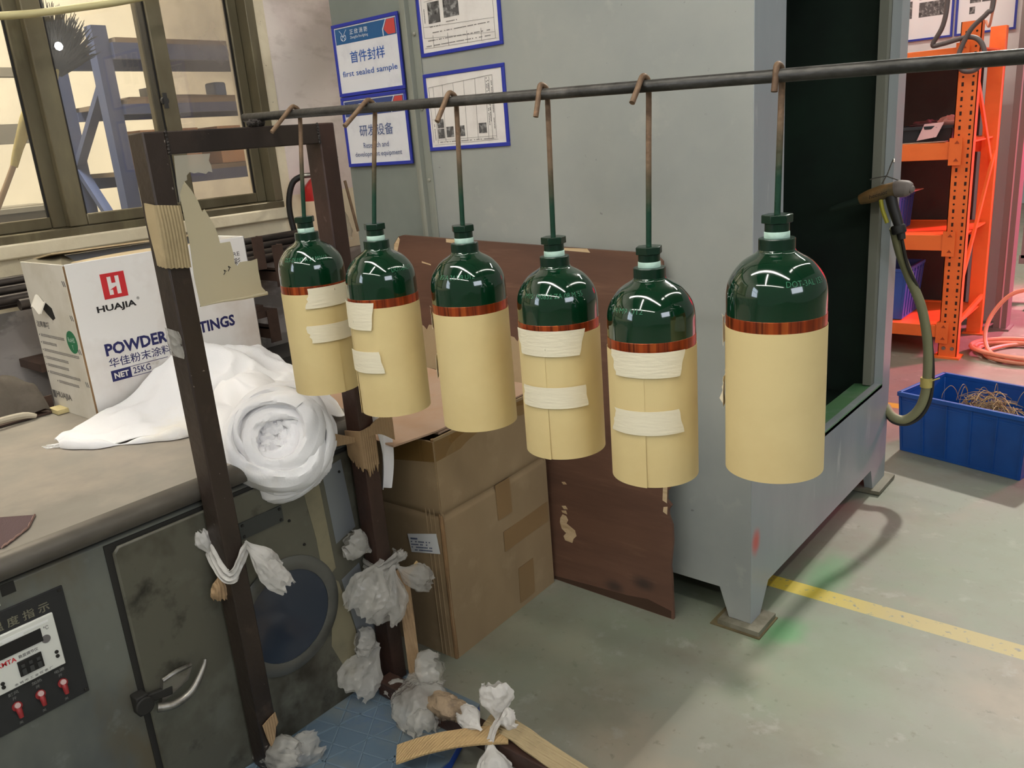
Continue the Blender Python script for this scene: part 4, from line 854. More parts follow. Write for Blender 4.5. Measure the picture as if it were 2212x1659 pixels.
mb = MB(); wallq(mb,c10,c00,0,0.655,0.006,0.004); mb.build('side_wall', m_tancard, ct)
mb = MB(); wallq(mb,c11,c10,0,0.65,0.006); wallq(mb,c01,c11,0,0.66,0.006); mb.build('side_wall', m_tancard, ct)
mb = MB(); mb.box((-2.1,1.40,0.001),(CX-0.03,1.84,0.006)); mb.build('bottom', m_tancard, ct)
mb = MB(); mb.tube([c00+Vector((-0.004,0.003,0.002)),c00+Vector((-0.006,0.004,0.2)),c00+Vector((-0.003,0.002,0.4)),c00+Vector((-0.010,0.006,0.455)),c00+Vector((-0.012,0.008,0.52)),c00+Vector((-0.005,0.004,0.66))],0.0065,8,6); mb.build('crushed_corner', m_cardedge, ct)
mb = MB()
for k,dx in enumerate((0.022,0.038,0.052)):
    mb.tube([c00+Vector((-dx,-0.0015-0.05*dx,0.002)),c00+Vector((-dx-0.004,-0.0015-0.05*dx,0.33)),c00+Vector((-dx+0.002,-0.0015-0.05*dx,0.655))],0.0017,6,6)
mb.build('corner_creases', m_tancard, ct)
def bent(mb, pts, th): mb.poly(pts, th, (0,0,1))
mb = MB()
mb.grid(lambda u,v: Vector((-1.528+0.024*min(1,v*3.2)-0.30*u, 1.284+0.40*v, 0.668+0.004*math.sin(u*5)+0.004*v)), 16, 12, True, 0.005); mb.build('flap', m_pinkcard, ct)
mb = MB(); mb.grid(lambda u,v: Vector((-1.502-0.30*v-0.012*u, 1.42+0.44*u, 0.667+0.012*v*math.sin(u*2)+0.002*math.sin(v*9))), 14, 10, True, 0.005); mb.build('flap', m_pinkcard, ct)
mb = MB(); rn = random.Random(9); jg = [rn.uniform(-0.012,0.012) for _ in range(40)]
mb.grid(lambda u,v: Vector((-1.53-0.52*u, 1.862+0.052*v+0.006*math.sin(u*9), 0.668+(0.135+jg[int(u*39)])*v)), 39, 6, True, 0.005); mb.build('flap', m_tancard, ct)
mb = MB(); mb.grid(lambda u,v: Vector((-1.81-0.30*u, 1.39+0.45*v, 0.664+0.02*u)), 6, 6, True, 0.005); mb.build('flap', m_pinkcard, ct)
mb = MB()
def strip(p,q,z0,z1): 
    nn = Vector((1,0.04,0)); mb.poly([c00+(c01-c00)*a+Z_*b+nn*(0.0068*math.sin(a*PI)*math.sin(b/0.662*PI)+0.0014) for a,b in ((p,z0),(q,z0+0.0),(q,z1),(p,z1))],0.0006,(1,0,0))
m_tp = M('brown_tape_patch', (146,118,82), 0.35)
for q in ((0.46,0.60,0.335,0.445),(0.50,0.98,0.225,0.29),(0.62,0.78,0.02,0.14)):
    mb = MB(); strip(*q); mb.build('tape_patch', m_tp, ct)

mb = MB(); mb.poly([c00+(c01-c00)*a+Z_*b+Vector((0.004,0,0)) for a,b in ((0.0,0.60),(0.99,0.612),(0.99,0.655),(0.0,0.655))],0.0006,(1,0,0)); mb.poly([c00+Vector((-0.16,-0.012,0.58)),c00+Vector((0.001,-0.005,0.60)),c00+Vector((0.001,-0.005,0.655)),c00+Vector((-0.16,-0.012,0.65))],0.0006,(0,-1,0)); mb.build('packing_tape', m_tapeclear, ct)
LQ = [Vector((-1.6140, 1.3740, 0.3080)),Vector((-1.5050, 1.3800, 0.3290)),Vector((-1.5120, 1.3800, 0.3880)),Vector((-1.6220, 1.3740, 0.3620))]
mb = MB(); mb.poly(LQ,0.0006,(0,-1,0)); lb = mb.build('paper_label', M('label_paper', (222,222,220), 0.6), ct)
mb = MB(); lo = LQ[0]-Y_*0.0008; lu = (LQ[1]-LQ[0]).normalized()
rn = random.Random(2)
for r_ in range(4):
    for i in range(14):
        if rn.random() < 0.75: rectp(mb, lo+lu*(0.004+i*0.0058)+Z_*(0.006+r_*0.0085), lu, Z_, (0,0), (0.0045,0.0035), 0.0006)
for i in range(6): rectp(mb, lo+lu*(0.004+i*0.0045)+Z_*0.040, lu, Z_, (0,0), (0.004,0.005), 0.0006)
mb.build('label_print', M('blue_grey_print', (96,104,130), 0.6), lb)

# ------------------------------------------------------------------ plywood board leaning on the booth
def plank(name):
    zs = [0.0,0.03,0.14,0.17,0.25,0.30,0.33,0.345,0.36,0.375,0.40,0.42,0.44,0.5,0.6,0.7,0.85,0.95,1.0,1.05,1.07]
    xr = {0.0:-1.083,0.03:-1.084,0.14:-1.088,0.17:-1.092,0.25:-1.084,0.30:-1.086,0.33:-1.098,0.345:-1.098,0.36:-1.088,0.375:-1.103,0.40:-1.102,0.42:-1.088,0.44:-1.09,0.5:-1.088,0.6:-1.092,0.7:-1.094,0.85:-1.099,0.95:-1.103,1.0:-1.108,1.05:-1.112,1.07:-1.135}
    pts = [(xr[z],z) for z in zs]+[(-1.3,1.075),(-1.6,1.086),(-1.9,1.097),(-2.1,1.105),(-2.125,1.10),(-2.15,1.075),(-2.158,1.02),(-2.16,0.0)]
    m = MB()
    def P3(x,z,o): return Vector((x, 1.884+0.038*z/1.09+o, z))
    n = len(pts); vs = [P3(x,z,0) for x,z in pts]+[P3(x,z,0.010) for x,z in pts]
    m.add(vs,[tuple(range(n)),tuple(range(2*n-1,n-1,-1))]+[((i+1)%n,i,n+i,n+(i+1)%n) for i in range(n)]); return m, P3
m_, P3 = plank('ply')
pw = m_.build('plywood_board', m_ply, None, base=(-1.3,1.9,0.0)); tag(pw, 'brown plywood board with chipped edges leaning against the booth front', 'board')
def chip(pts):
    m = MB(); m.poly([P3(x,z,-0.0008) for x,z in pts],0.0006,(0,-1,0)); m.build('chipped_veneer', m_chip, pw)
chip([(-1.478,0.268),(-1.463,0.272),(-1.455,0.262),(-1.470,0.259)]); chip([(-1.480,0.252),(-1.462,0.256),(-1.458,0.244),(-1.476,0.246)])
chip([(-1.486,0.225),(-1.476,0.24),(-1.462,0.237),(-1.455,0.225),(-1.462,0.212),(-1.43,0.196),(-1.425,0.178),(-1.437,0.165),(-1.442,0.150),(-1.47,0.152),(-1.476,0.165),(-1.465,0.178),(-1.482,0.19),(-1.488,0.21)])
chip([(-1.475,0.350),(-1.462,0.353),(-1.455,0.346),(-1.468,0.343)]); chip([(-1.46,0.55),(-1.445,0.553),(-1.448,0.545)])
for z0,z1,d in ((0.365,0.42,0.02),(0.425,0.45,0.010),(0.452,0.475,0.008),(0.33,0.355,0.018)): chip([(-1.106+0.004,z0),(-1.104-d*0.6,z0+0.006),(-1.104-d*0.5,z1-0.004),(-1.1,z1)] if z0 < 0.4 else [(-1.089,z0),(-1.089-d,z0+0.003),(-1.089-d*0.9,z1-0.003),(-1.089,z1)])
chip([(-1.43,1.071),(-1.34,1.067),(-1.35,1.078),(-1.43,1.0785)]); chip([(-1.115,0.98),(-1.14,0.99),(-1.135,1.005),(-1.113,1.01)]); chip([(-1.12,0.945),(-1.128,0.96),(-1.112,0.968)]); chip([(-2.156,1.03),(-2.14,1.04),(-2.118,1.09),(-2.124,1.098),(-2.148,1.074)]); chip([(-1.90,1.085),(-1.86,1.082),(-1.86,1.095),(-1.90,1.096)])
chip([(-2.02,1.02),(-1.98,1.012),(-1.978,1.008),(-2.02,1.015)])

mb = MB(); mb.poly([P3(x,z,-0.001) for x,z in ((-1.52,0.002),(-1.09,0.002),(-1.09,0.026),(-1.17,0.040),(-1.24,0.03),(-1.38,0.022),(-1.52,0.012))],0.0006,(0,-1,0)); mb.build('peeled_edge', M('dark_ply_core', (70,48,34), 0.8), pw)
# ------------------------------------------------------------------ scraps tied and taped to the stand
mb = MB()
def wrapc(u,v):
    z = 1.330-0.118*v-0.010*u+0.0012*math.sin(u*47)*(1 if v > 0.95 else 0)
    s = u*0.080
    if s < 0.034: return Vector((-1.552+s, 0.7815-0.0015*math.sin(v*5), z))
    return Vector((-1.5165+0.002*math.sin(v*4), 0.7825+(s-0.034), z))
mb.grid(wrapc,24,10,False,0.003); tag(mb.build('corrugated_card', m_corr, None), 'piece of tan corrugated cardboard wrapped round the front post near its top', 'cardboard scrap')
sh = thing('plastic_sheet', (-1.516,0.85,1.12), 'yellowed plastic sheet with a torn outline taped to the front post', 'plastic sheet')
def outline(pts): return [(-1.5145+0.010*abs(math.sin(i*1.7))*0.4, y, z) for i,(y,z) in enumerate(pts)]
mb = MB()
tri = [(-1.5140, 0.8460, 1.3640),(-1.5140, 0.8560, 1.3470),(-1.5140, 0.8670, 1.3240),(-1.5140, 0.8710, 1.3030),(-1.5140, 0.8770, 1.3080),(-1.5140, 0.8840, 1.2910),(-1.5140, 0.8920, 1.2740),(-1.5140, 0.8950, 1.2600),(-1.5140, 0.8970, 1.2390),(-1.5140, 0.9200, 1.2390),(-1.5140, 0.9220, 1.2140),(-1.5140, 0.9220, 1.1940),(-1.5140, 0.9260, 1.1890),(-1.5140, 0.9340, 1.1950),(-1.5140, 0.9470, 1.1950),(-1.5140, 0.9600, 1.1940),(-1.5140, 0.9740, 1.1960),(-1.5140, 0.9730, 1.1720),(-1.5140, 0.9740, 1.1370),(-1.5140, 0.9850, 1.1220),(-1.5140, 0.9500, 1.1230),(-1.5140, 0.9000, 1.1240),(-1.5140, 0.8640, 1.1250),(-1.5140, 0.8310, 1.1240),(-1.5140, 0.8300, 1.1820),(-1.5140, 0.8330, 1.2530),(-1.5140, 0.8320, 1.3230),(-1.5140, 0.8320, 1.3400)]
mb.poly([(-1.5145+0.002*abs(math.sin(i*1.7)),p[1],p[2]) for i,p in enumerate(tri)],0.0006,(1,0,0)); mb.build('sheet', m_sheet, sh)
ca = Vector((-1.5140, 0.8310, 1.1250)); cb = Vector((-1.5140, 0.9850, 1.1220))
mb = MB(); mb.tube([ca,ca*0.7+cb*0.3+Z_*0.001,ca*0.35+cb*0.65-Z_*0.001,cb],[0.0012,0.002,0.003,0.004],8,5); mb.build('curled_edge', m_sheet, sh)
mb = MB(); film_pts = [(-1.5140, 0.8350, 1.4110),(-1.5140, 0.9100, 1.4100),(-1.5140, 0.9050, 1.3970),(-1.5140, 0.9080, 1.3870),(-1.5140, 0.9080, 1.3750),(-1.5140, 0.9000, 1.3770),(-1.5140, 0.8940, 1.3730),(-1.5140, 0.8860, 1.3750),(-1.5140, 0.8780, 1.3770),(-1.5140, 0.8690, 1.3760),(-1.5140, 0.8610, 1.3790),(-1.5140, 0.8530, 1.3730),(-1.5140, 0.8530, 1.3650),(-1.5140, 0.8460, 1.3630),(-1.5140, 0.8360, 1.3400),(-1.5140, 0.8290, 1.3230),(-1.5140, 0.8300, 1.3580)]; mb.poly(film_pts,0.0004,(1,0,0)); mb.build('clear_film', m_bagclear, sh)
mb = MB(); 
for (y,z,s_) in ((0.893,1.177,0.011),(0.904,1.182,0.012)): mb.tube([(-1.5135,y,z),(-1.5135,y+0.004,z+s_*0.4),(-1.5135,y+0.002,z+s_*0.8),(-1.5135,y+0.007,z+s_*0.5)],0.0008,5,3)
mb.build('pen_mark', m_blackp, sh)
mb = MB(); mb.grid(lambda u,v: Vector((-1.5745+0.050*min(u*1.0,1)+0.002*math.sin(v*9), 0.782-0.004*math.sin(u*5)*math.sin(v*3), 1.088-0.055*v-0.004*u)),10,8,True,0.0008); tag(mb.build('tape_scrap', m_bag, None), 'small white scrap of film stuck to the side of the front post', 'film scrap')

def strap(mb, pts, wid, up, th=0.0012, n=16, amp=0.0012, seed=0):
    """crinkled strip following pts; width along up"""
    P = [Vector(p) for p in pts]; K = len(P); up = Vector(up)
    def at(t):
        k = t*(K-1); i = min(int(k),K-2); f = k-i; a,b,c,d = P[max(i-1,0)],P[i],P[i+1],P[min(i+2,K-1)]
        return 0.5*((2*b)+(c-a)*f+(2*a-5*b+4*c-d)*f*f+(3*b-a-3*c+d)*f**3)
    W = wid if callable(wid) else (lambda u: wid)
    def fn(u,v):
        p = at(u); t = (at(min(u+0.01,1))-at(max(u-0.01,0))).normalized(); sd = (up-t*t.dot(up)).normalized(); nn = t.cross(sd)
        return p+sd*(v-0.5)*W(u)+nn*(amp*math.sin(v*16+u*7+seed)+amp*1.4*noise.noise(Vector((u*9+seed,v*6,seed))))
    mb.grid(fn,n*2,12,True,th)
def petal(mb, base, tip, wid, bulge, seed=0, th=0.0008, close=0.25):
    """crumpled lobe of plastic film gathered at base and flaring open towards tip"""
    base = Vector(base); tip = Vector(tip); t = (tip-base); L_ = t.length; t.normalize(); toc = (Vector((0,0,1.4))-base).normalized(); sd = t.cross(toc).normalized(); nn = sd.cross(t)
    def rdg(x,y,z): return 1-2*abs(noise.noise(Vector((x+seed*3.1,y-seed*1.7,z+seed))))
    def fn(u,v):
        ph = 2*PI*u; c = math.cos(ph); s = math.sin(ph)
        ww = wid*(0.16+0.98*sstep(0.0,0.62,v)-0.30*sstep(0.8,1.0,v))
        q = 1+0.30*rdg(c*1.3,s*1.3,v*1.6)*sstep(0.05,0.4,v)+0.13*rdg(c*3.2,s*3.2,v*4.5)+0.06*rdg(c*7,s*7,v*9)+0.10*math.sin(ph*7+v*3+seed)*(1-v)
        flat = 0.30+0.55*(bulge/wid)*math.sin(PI*min(1,v*0.9))
        l = L_*v*(1+0.16*rdg(c*1.7,s*1.7,3.3)*v)
        return base+t*l+sd*(c*ww*0.5*q+0.12*wid*noise.noise(Vector((v*2.2,seed,0))))+nn*(s*ww*0.5*flat*q+0.15*wid*noise.noise(Vector((v*2.6,0,seed+4))))
    mb.grid(fn,44,22,True)
def bag_tie(name, label, parts, mat=None, knot=None, cat='plastic bag', grp='plastic bags tied to the stand'):
    c = parts[0][1]
    t = thing(name, c, label, cat, grp)
    for p in parts:
        mb = MB()
        if p[0] == 'strap': strap(mb,p[2],p[3],p[4],0.0009,16,0.0022,p[5]); mb.build('knotted_strap', mat or m_bag, t)
        else: petal(mb,p[2],p[3],p[4],p[5],p[6]); mb.build('film_lobe', mat or m_bag, t)
    return t
XF = -1.516
bag_tie('plastic_bag','white plastic strip knotted round the front post with one fat end to the right',
  [('strap',(XF,0.82,0.56),[(-1.578,0.781,0.602),(-1.55,0.777,0.575),(-1.524,0.777,0.555),(-1.509,0.787,0.552),(-1.509,0.807,0.570),(-1.511,0.827,0.595),(-1.515,0.836,0.605)],0.034,(0.1,0.25,1),1.0),
   ('petal',None,(-1.512,0.831,0.602),(-1.49,0.890,0.486),0.036,0.030,2.0),
   ('petal',None,(-1.515,0.834,0.612),(-1.50,0.883,0.535),0.026,0.02,5.0),
   ('petal',None,(-1.572,0.779,0.585),(-1.582,0.772,0.640),0.022,0.012,3.0)],m_bagwhite)
mb = MB()
petal(mb,(-1.552,0.780,0.545),(-1.556,0.775,0.492),0.026,0.012,4.0); tag(mb.build('torn_card', m_corrz, None), 'torn brown card scrap sticking out under the knotted white strip on the front post', 'cardboard scrap')
mb = MB(); mb.poly([(-1.5145,y,z) for y,z in ((0.792,0.166),(0.812,0.174),(0.828,0.179),(0.831,0.150),(0.823,0.142),(0.816,0.116),(0.803,0.100),(0.797,0.128))],0.0025,(1,0,0)); tag(mb.build('corrugated_card', m_corrz, None), 'small patch of corrugated card stuck near the foot of the front post', 'cardboard scrap')
bag_tie('plastic_bag','white plastic bag bunched round the foot of the front post',
  [('petal',(XF,0.81,0.05),(-1.60,0.79,0.045),(-1.47,0.83,0.085),0.05,0.05,1.0),('petal',None,(-1.50,0.80,0.05),(-1.485,0.900,0.062),0.05,0.045,6.0)])
# rear post: cardboard sleeve, bags, strip
rp_ = thing('cardboard_sleeve', (-1.5,1.2,0.63), 'torn corrugated cardboard sleeve wrapped round the rear post', 'cardboard scrap')
mb = MB(); rn = random.Random(5); jg = [rn.uniform(-0.014,0.014) for _ in range(30)]
def slv(u,v):
    s = u*0.096; z = 0.742-(0.112+jg[int(u*29)]*(1 if v > 0.9 else 0))*v*(0.55+0.45*min(1,u*1.6))+0.012*u
    return Vector((-1.571+s,1.1765,z)) if s < 0.0535 else Vector((-1.5155,1.1775+(s-0.0535),z))
mb.grid(slv,29,10,False,0.003); mb.build('sleeve', m_corrz, rp_)
mb = MB(); mb.grid(lambda u,v: Vector((-1.512+0.02*u, 1.20+0.062*u, 0.728+0.034*v*(0.6+u)+0.008*math.sin(u*4)-0.02*u+0.012*u*v)),8,8,True,0.003); mb.build('curled_flap', m_corrz, rp_)
mb = MB(); mb.poly([(-1.545,1.125,0.755),(-1.53,1.18,0.728),(-1.53,1.18,0.718),(-1.55,1.118,0.722)],0.003,(1,0,0)); mb.build('side_flap', m_corrz, rp_)
bag_tie('plastic_bag','crumpled white plastic bag knotted round the lower rear post',
  [('strap',(XF,1.21,0.38),[(-1.574,1.174,0.375),(-1.54,1.171,0.372),(-1.512,1.172,0.372),(-1.507,1.20,0.376),(-1.508,1.235,0.384),(-1.53,1.24,0.386)],0.040,(0,0.05,1),2.0),
   ('petal',None,(-1.505,1.225,0.368),(-1.47,1.292,0.296),0.045,0.03,1.0),('petal',None,(-1.508,1.228,0.372),(-1.50,1.250,0.398),0.018,0.012,7.0),
   ('petal',None,(-1.515,1.19,0.40),(-1.52,1.108,0.300),0.075,0.05,3.0),('petal',None,(-1.505,1.215,0.375),(-1.49,1.150,0.262),0.07,0.05,9.0),('petal',None,(-1.54,1.18,0.42),(-1.55,1.125,0.47),0.05,0.03,4.0)])
mb = MB(); strap(mb,[(-1.498,1.236,0.355),(-1.494,1.232,0.31),(-1.489,1.228,0.22),(-1.482,1.222,0.12),(-1.476,1.217,0.045)],0.032,(0.5,0.85,0),0.003,20,0.0006,1); tag(mb.build('corrugated_strip', m_corrz, None), 'upright strip of corrugated cardboard tied against the foot of the rear post', 'cardboard scrap')
mb = MB(); strap(mb,[(-1.50,1.228,0.33),(-1.494,1.25,0.335),(-1.49,1.285,0.355)],0.008,(0,0.1,1),0.003,10,0.0004,2); tag(mb.build('card_splinter', m_corr2, None), 'thin card splinter poking out below the knotted bag on the rear post', 'cardboard scrap')
bag_tie('plastic_bag','loose end of a plastic bag at the left of the rear post foot',
  [('petal',(XF,1.1,0.1),(-1.545,1.165,0.15),(-1.55,1.07,0.075),0.075,0.035,2.0),('petal',None,(-1.535,1.16,0.16),(-1.55,1.11,0.195),0.05,0.03,8.0)])
bag_tie('plastic_bag','grey plastic bag hanging in front of the rear post foot over the base bar',
  [('petal',(-1.42,1.15,0.06),(-1.47,1.20,0.075),(-1.335,1.10,0.055),0.095,0.055,1.0),('petal',None,(-1.46,1.19,0.07),(-1.39,1.22,0.105),0.07,0.05,5.0),('petal',None,(-1.37,1.12,0.085),(-1.31,1.085,0.045),0.05,0.04,7.0),('petal',None,(-1.50,1.175,0.07),(-1.465,1.145,0.05),0.05,0.05,3.0)])
mb = MB(); blob(mb,(-1.285,1.145,0.088),0.045,(1.25,0.75,0.6),14,0.3,seed=3); lp = mb.build('card_wad', M('crumpled_card', (160,138,112), 0.8, layers=[((90,76,62),20,0.45,0.65)], bump=0.5, bscale=50), None); tag(lp, 'crumpled wad of brown card on the base bar beside the grey plastic bag', 'cardboard scrap')
# flat corrugated strips on the base bar
mb = MB(); strap(mb,[(-1.285,0.975,0.072),(-1.235,1.02,0.090),(-1.185,1.075,0.094),(-1.14,1.122,0.092),(-1.10,1.155,0.090)],0.052,(-0.72,0.69,0.1),0.005,20,0.0006,3); tag(mb.build('corrugated_strip', m_corr2, None), 'loose tan corrugated strip lying across the base bar with its cut end to the left', 'cardboard scrap')
mb = MB(); strap(mb,[(-1.175,1.170,0.090),(-1.12,1.166,0.098),(-1.06,1.160,0.100),(-1.0,1.154,0.094),(-0.86,1.146,0.085),(-0.66,1.138,0.084)],0.046,(0,1,0.35),0.005,24,0.0008,5); tag(mb.build('corrugated_strip', m_corr, None), 'long dusty corrugated strip laid along the top of the base bar', 'cardboard scrap')
bag_tie('plastic_bag','white plastic bag knotted round the base bar with one end up and one hanging down',
  [('strap',(-1.13,1.15,0.1),[(-1.135,1.19,0.10),(-1.13,1.165,0.110),(-1.125,1.135,0.106),(-1.12,1.112,0.085),(-1.12,1.107,0.06)],0.020,(1,0.2,0),1.0),
   ('petal',None,(-1.135,1.16,0.106),(-1.155,1.185,0.176),0.052,0.03,2.0),('petal',None,(-1.125,1.150,0.11),(-1.10,1.18,0.115),0.035,0.02,6.0),('petal',None,(-1.12,1.115,0.09),(-1.07,1.065,0.022),0.055,0.03,4.0),('petal',None,(-1.15,1.12,0.10),(-1.22,1.135,0.108),0.035,0.02,9.0)],m_bagwhite)

# blue plastic pad under the stand
pdx = thing('plastic_pad', (-1.4,0.95,0), 'scuffed blue plastic floor pad with diagonal ribs under the stand', 'floor pad')
pp = [(-1.592,0.55),(-1.20,0.55),(-1.20,1.02),(-1.222,1.09),(-1.285,1.252),(-1.43,1.245),(-1.592,1.24)]
pp = [(-1.592,0.50),(-1.205,0.50),(-1.205,1.06),(-1.280,1.25),(-1.592,1.243)]
mb = MB(); mb.prism(pp,2,0.0,0.030); mb.build('slab', [m_padblue], pdx, 0.004)
mb = MB(); mb.prism([(x*0.995-0.004 if x > -1.5 else x+0.004,y*0.998) for x,y in pp],2,0.030,0.0335); mb.build('scuffed_top', m_pad, pdx)
mb = MB()
def inpad(x,y): return -1.585 < x < (-1.212 if y < 1.06 else -1.212-(y-1.06)*0.39) and 0.52 < y < 1.232
def rib(p,q,n=24):
    p = Vector(p); q = Vector(q); run = []
    for i in range(n+1):
        c = p+(q-p)*i/n
        if inpad(c.x,c.y): run.append(c)
        else:
            if len(run) > 1: mb.obox((*run[0].xy,0.0345),(*run[-1].xy,0.0345),0.0035,0.0025)
            run = []
    if len(run) > 1: mb.obox((*run[0].xy,0.0345),(*run[-1].xy,0.0345),0.0035,0.0025)
for k in range(-2,16):
    y = 0.5+k*0.058; rib((-1.6,y,0),(-1.2,y+0.10,0),40)
for k in range(0,7):
    x = -1.66+k*0.10; rib((x,0.5,0),(x+0.22,1.26,0),60); rib((x+0.3,0.5,0),(x-0.25,1.26,0),60)
mb.build('ribs', M('dusty_pad_rib', (104,122,136), 0.5), pdx)

# ------------------------------------------------------------------ pipes on brackets along the left wall
def pipe(y0,y1,x,z,r,lab): 
    m = MB(); m.cyl((x,y0,z),(x,y1,z),r,14); return tag(m.build('steel_pipe', m_pipe), lab, 'pipe', 'steel pipes stored along the wall')
pipe(0.88,2.0,-2.74,1.098,0.014,'dark steel pipe lying against the wall, topmost of the stored row')
pipe(0.60,1.95,-2.715,1.077,0.013,'dark steel pipe second from the top of the row stored along the wall')
pipe(0.50,2.02,-2.69,1.052,0.016,'thick dark steel pipe in the middle of the row stored along the wall')
pipe(0.90,1.90,-2.655,1.036,0.017,'dark steel pipe nearest the room in the row stored along the wall')
pipe(0.86,1.98,-2.735,1.035,0.014,'dark steel pipe at the bottom of the stored row by the wall')
def bracket(y,x0,z0,z1,label,zs):
    t = thing('pipe_bracket', (x0,y,z0), label, 'bracket', 'angle iron brackets on the wall')
    m = MB(); m.box((x0-0.004,y-0.022,z0),(x0,y+0.022,z1)); m.box((x0-0.035,y+0.018,z0),(x0-0.004,y+0.022,z1)); m.build('upright', m_angle, t)
    for z in zs:
        m = MB(); m.box((WX,y-0.02,z-0.045),(x0-0.004,y-0.015,z-0.005)); m.box((WX,y-0.02,z-0.010),(x0-0.004,y+0.02,z-0.005)); m.build('arm', m_angle, t)
    return t
bracket(1.70,-2.62,1.005,1.122,'brown angle iron bracket whose top shows above the white box, holding pipes',[1.02])
bracket(1.765,-2.60,0.935,1.085,'brown angle iron bracket in front of the pipes right of the white box',[1.0])
bracket(1.70,-2.60,0.74,0.86,'brown angle iron bracket on the lower shelf right of the white box',[0.80])
mb = MB(); mb.box((-2.77,0.9,0.835),(-2.61,1.72,0.86)); mb.box((-2.70,1.3,0.86),(-2.62,1.68,0.88)); tag(mb.build('timber_offcut', m_angle), 'dark timber offcut on the lower bracket behind the white box', 'timber')
mb = MB(); mb.prism([(-2.76,0.64),(-2.56,0.64),(-2.56,0.685),(-2.76,0.685)],1,1.345,2.3); mb.prism([(-2.76,0.0),(-2.74,0.0),(-2.74,0.64),(-2.76,0.64)],1,1.345,2.3); tag(mb.build('steel_channel', M('dark_grey_channel', (78,76,72), 0.5, 0.3)), 'dark grey steel channel along the wall behind the oven end', 'steel channel')

# fire extinguisher by the wall
fe = thing('fire_extinguisher', (-2.70,2.06,0.79), 'red fire extinguisher with a black hose hanging by the wall corner', 'fire extinguisher')
ex = (-2.70,2.06,0.79)
mb = MB(); mb.lathe([(0.05,0),(0.064,0.015),(0.066,0.03),(0.066,0.44),(0.058,0.475),(0.035,0.50),(0.022,0.51),(0.022,0.52)],28,ex); mb.build('bottle', m_extred, fe)
mb = MB(); mb.lathe([(0.0668,0.29),(0.0668,0.425)],28,ex,cap=False); mb.build('paper_label', M('extinguisher_label', (216,190,160), 0.5), fe)
mb = MB(); mb.cyl((-2.70,2.06,1.300),(-2.70,2.06,1.335),0.018,14); mb.obox((-2.70,2.06,1.332),(-2.66,2.14,1.37),0.016,0.006); mb.obox((-2.70,2.06,1.325),(-2.66,2.13,1.33),0.014,0.005); mb.cyl((-2.70,2.06,1.31),(-2.74,2.02,1.31),0.010,10); mb.build('valve', m_chrome, fe)
mb = MB(); mb.box((-2.715,2.045,1.32),(-2.70,2.06,1.36)); mb.build('safety_tag', m_extred, fe)
mb = MB(); mb.tube([(-2.735,2.02,1.31),(-2.76,1.985,1.285),(-2.775,1.965,1.20),(-2.765,1.97,1.08),(-2.73,1.985,0.98),(-2.71,1.99,0.90)],0.0115,10,6); mb.build('hose', m_black, fe)
mb = MB(); petal(mb,(-2.66,2.06,1.24),(-2.62,2.07,1.07),0.07,0.05,2.0); mb.build('plastic_cover', m_bagclear, fe)
mb = MB(); mb.box((WX,2.02,1.0),(WX+0.03,2.1,1.03)); mb.box((WX,2.02,0.70),(WX+0.17,2.12,0.72)); mb.build('wall_hook', m_pipe, fe)

# ------------------------------------------------------------------ powder gun and hose on the booth jamb
gn = thing('spray_gun', (-0.87,3.1,1.12), 'powder spray gun hung by a wire at the booth opening, grey hose looping down', 'spray gun')
GA = Vector((-0.93,3.1,1.10))
mb = MB(); mb.tube([(-0.985,3.1,1.083),(-0.955,3.1,1.093),(-0.915,3.1,1.106),(-0.87,3.1,1.117)],[0.017,0.023,0.025,0.025],14,5); mb.build('barrel', M('ochre_gun_body', (128,96,54), 0.6, layers=[((84,74,50),10,0.45,0.65)]), gn)
mb = MB(); mb.lathe([(0.009,-0.10),(0.012,-0.06),(0.014,0.0),(0.016,0.012)],14,(-0.99,3.1,1.080),(0.95,0,0.3)); mb.build('nozzle', M('green_dusted_nozzle', (32,46,36), 0.6), gn)
mb = MB(); mb.tube([(-0.872,3.1,1.115),(-0.855,3.1,1.118),(-0.835,3.1,1.117),(-0.822,3.1,1.114)],[0.0265,0.029,0.027,0.019],14,5); mb.lathe([(0.012,0),(0.014,0.008),(0.008,0.014)],14,(-0.826,3.098,1.116),(1,-0.2,0)); mb.build('rear_cap', M('dusty_grey_cap', (120,110,104), 0.6), gn)
mb = MB(); text(mb,'hecniot',(-0.945,3.072,1.088),Vector((0.95,0,0.28)),Z_,0.06,0.013,0.0,0.0015); mb.build('gun_lettering', m_blackp, gn)
mb = MB(); mb.tube([(-0.885,3.1,1.095),(-0.876,3.1,1.06),(-0.862,3.1,1.02),(-0.850,3.1,0.985),(-0.842,3.1,0.95)],[0.019,0.018,0.017,0.015,0.012],12,5); mb.build('handle', m_cable, gn)
mb = MB(); mb.tube([(-0.915,3.095,1.085),(-0.908,3.095,1.05),(-0.89,3.095,1.005)],0.007,8,4); mb.build('yellow_trigger', M('yellow_trigger_plastic', (168,160,48), 0.5), gn)
mb = MB(); mb.lathe([(0.020,0),(0.024,0.005),(0.024,0.026),(0.02,0.03)],14,(-0.858,3.1,0.998),(0.25,0,-1)); mb.build('clamp', m_black, gn)
for c_ in gn.children: c_.location = (0.028,-0.1,0.010)
mb = MB(); mb.tube([(-0.840,3.0,0.998),(-0.828,3.05,0.90),(-0.81,3.12,0.80),(-0.775,3.145,0.70),(-0.752,3.16,0.58),(-0.744,3.165,0.46),(-0.750,3.165,0.36),(-0.772,3.16,0.30),(-0.81,3.155,0.265),(-0.85,3.15,0.272),(-0.885,3.175,0.30)],0.0165,12,6); mb.build('powder_hose', m_hose, gn)
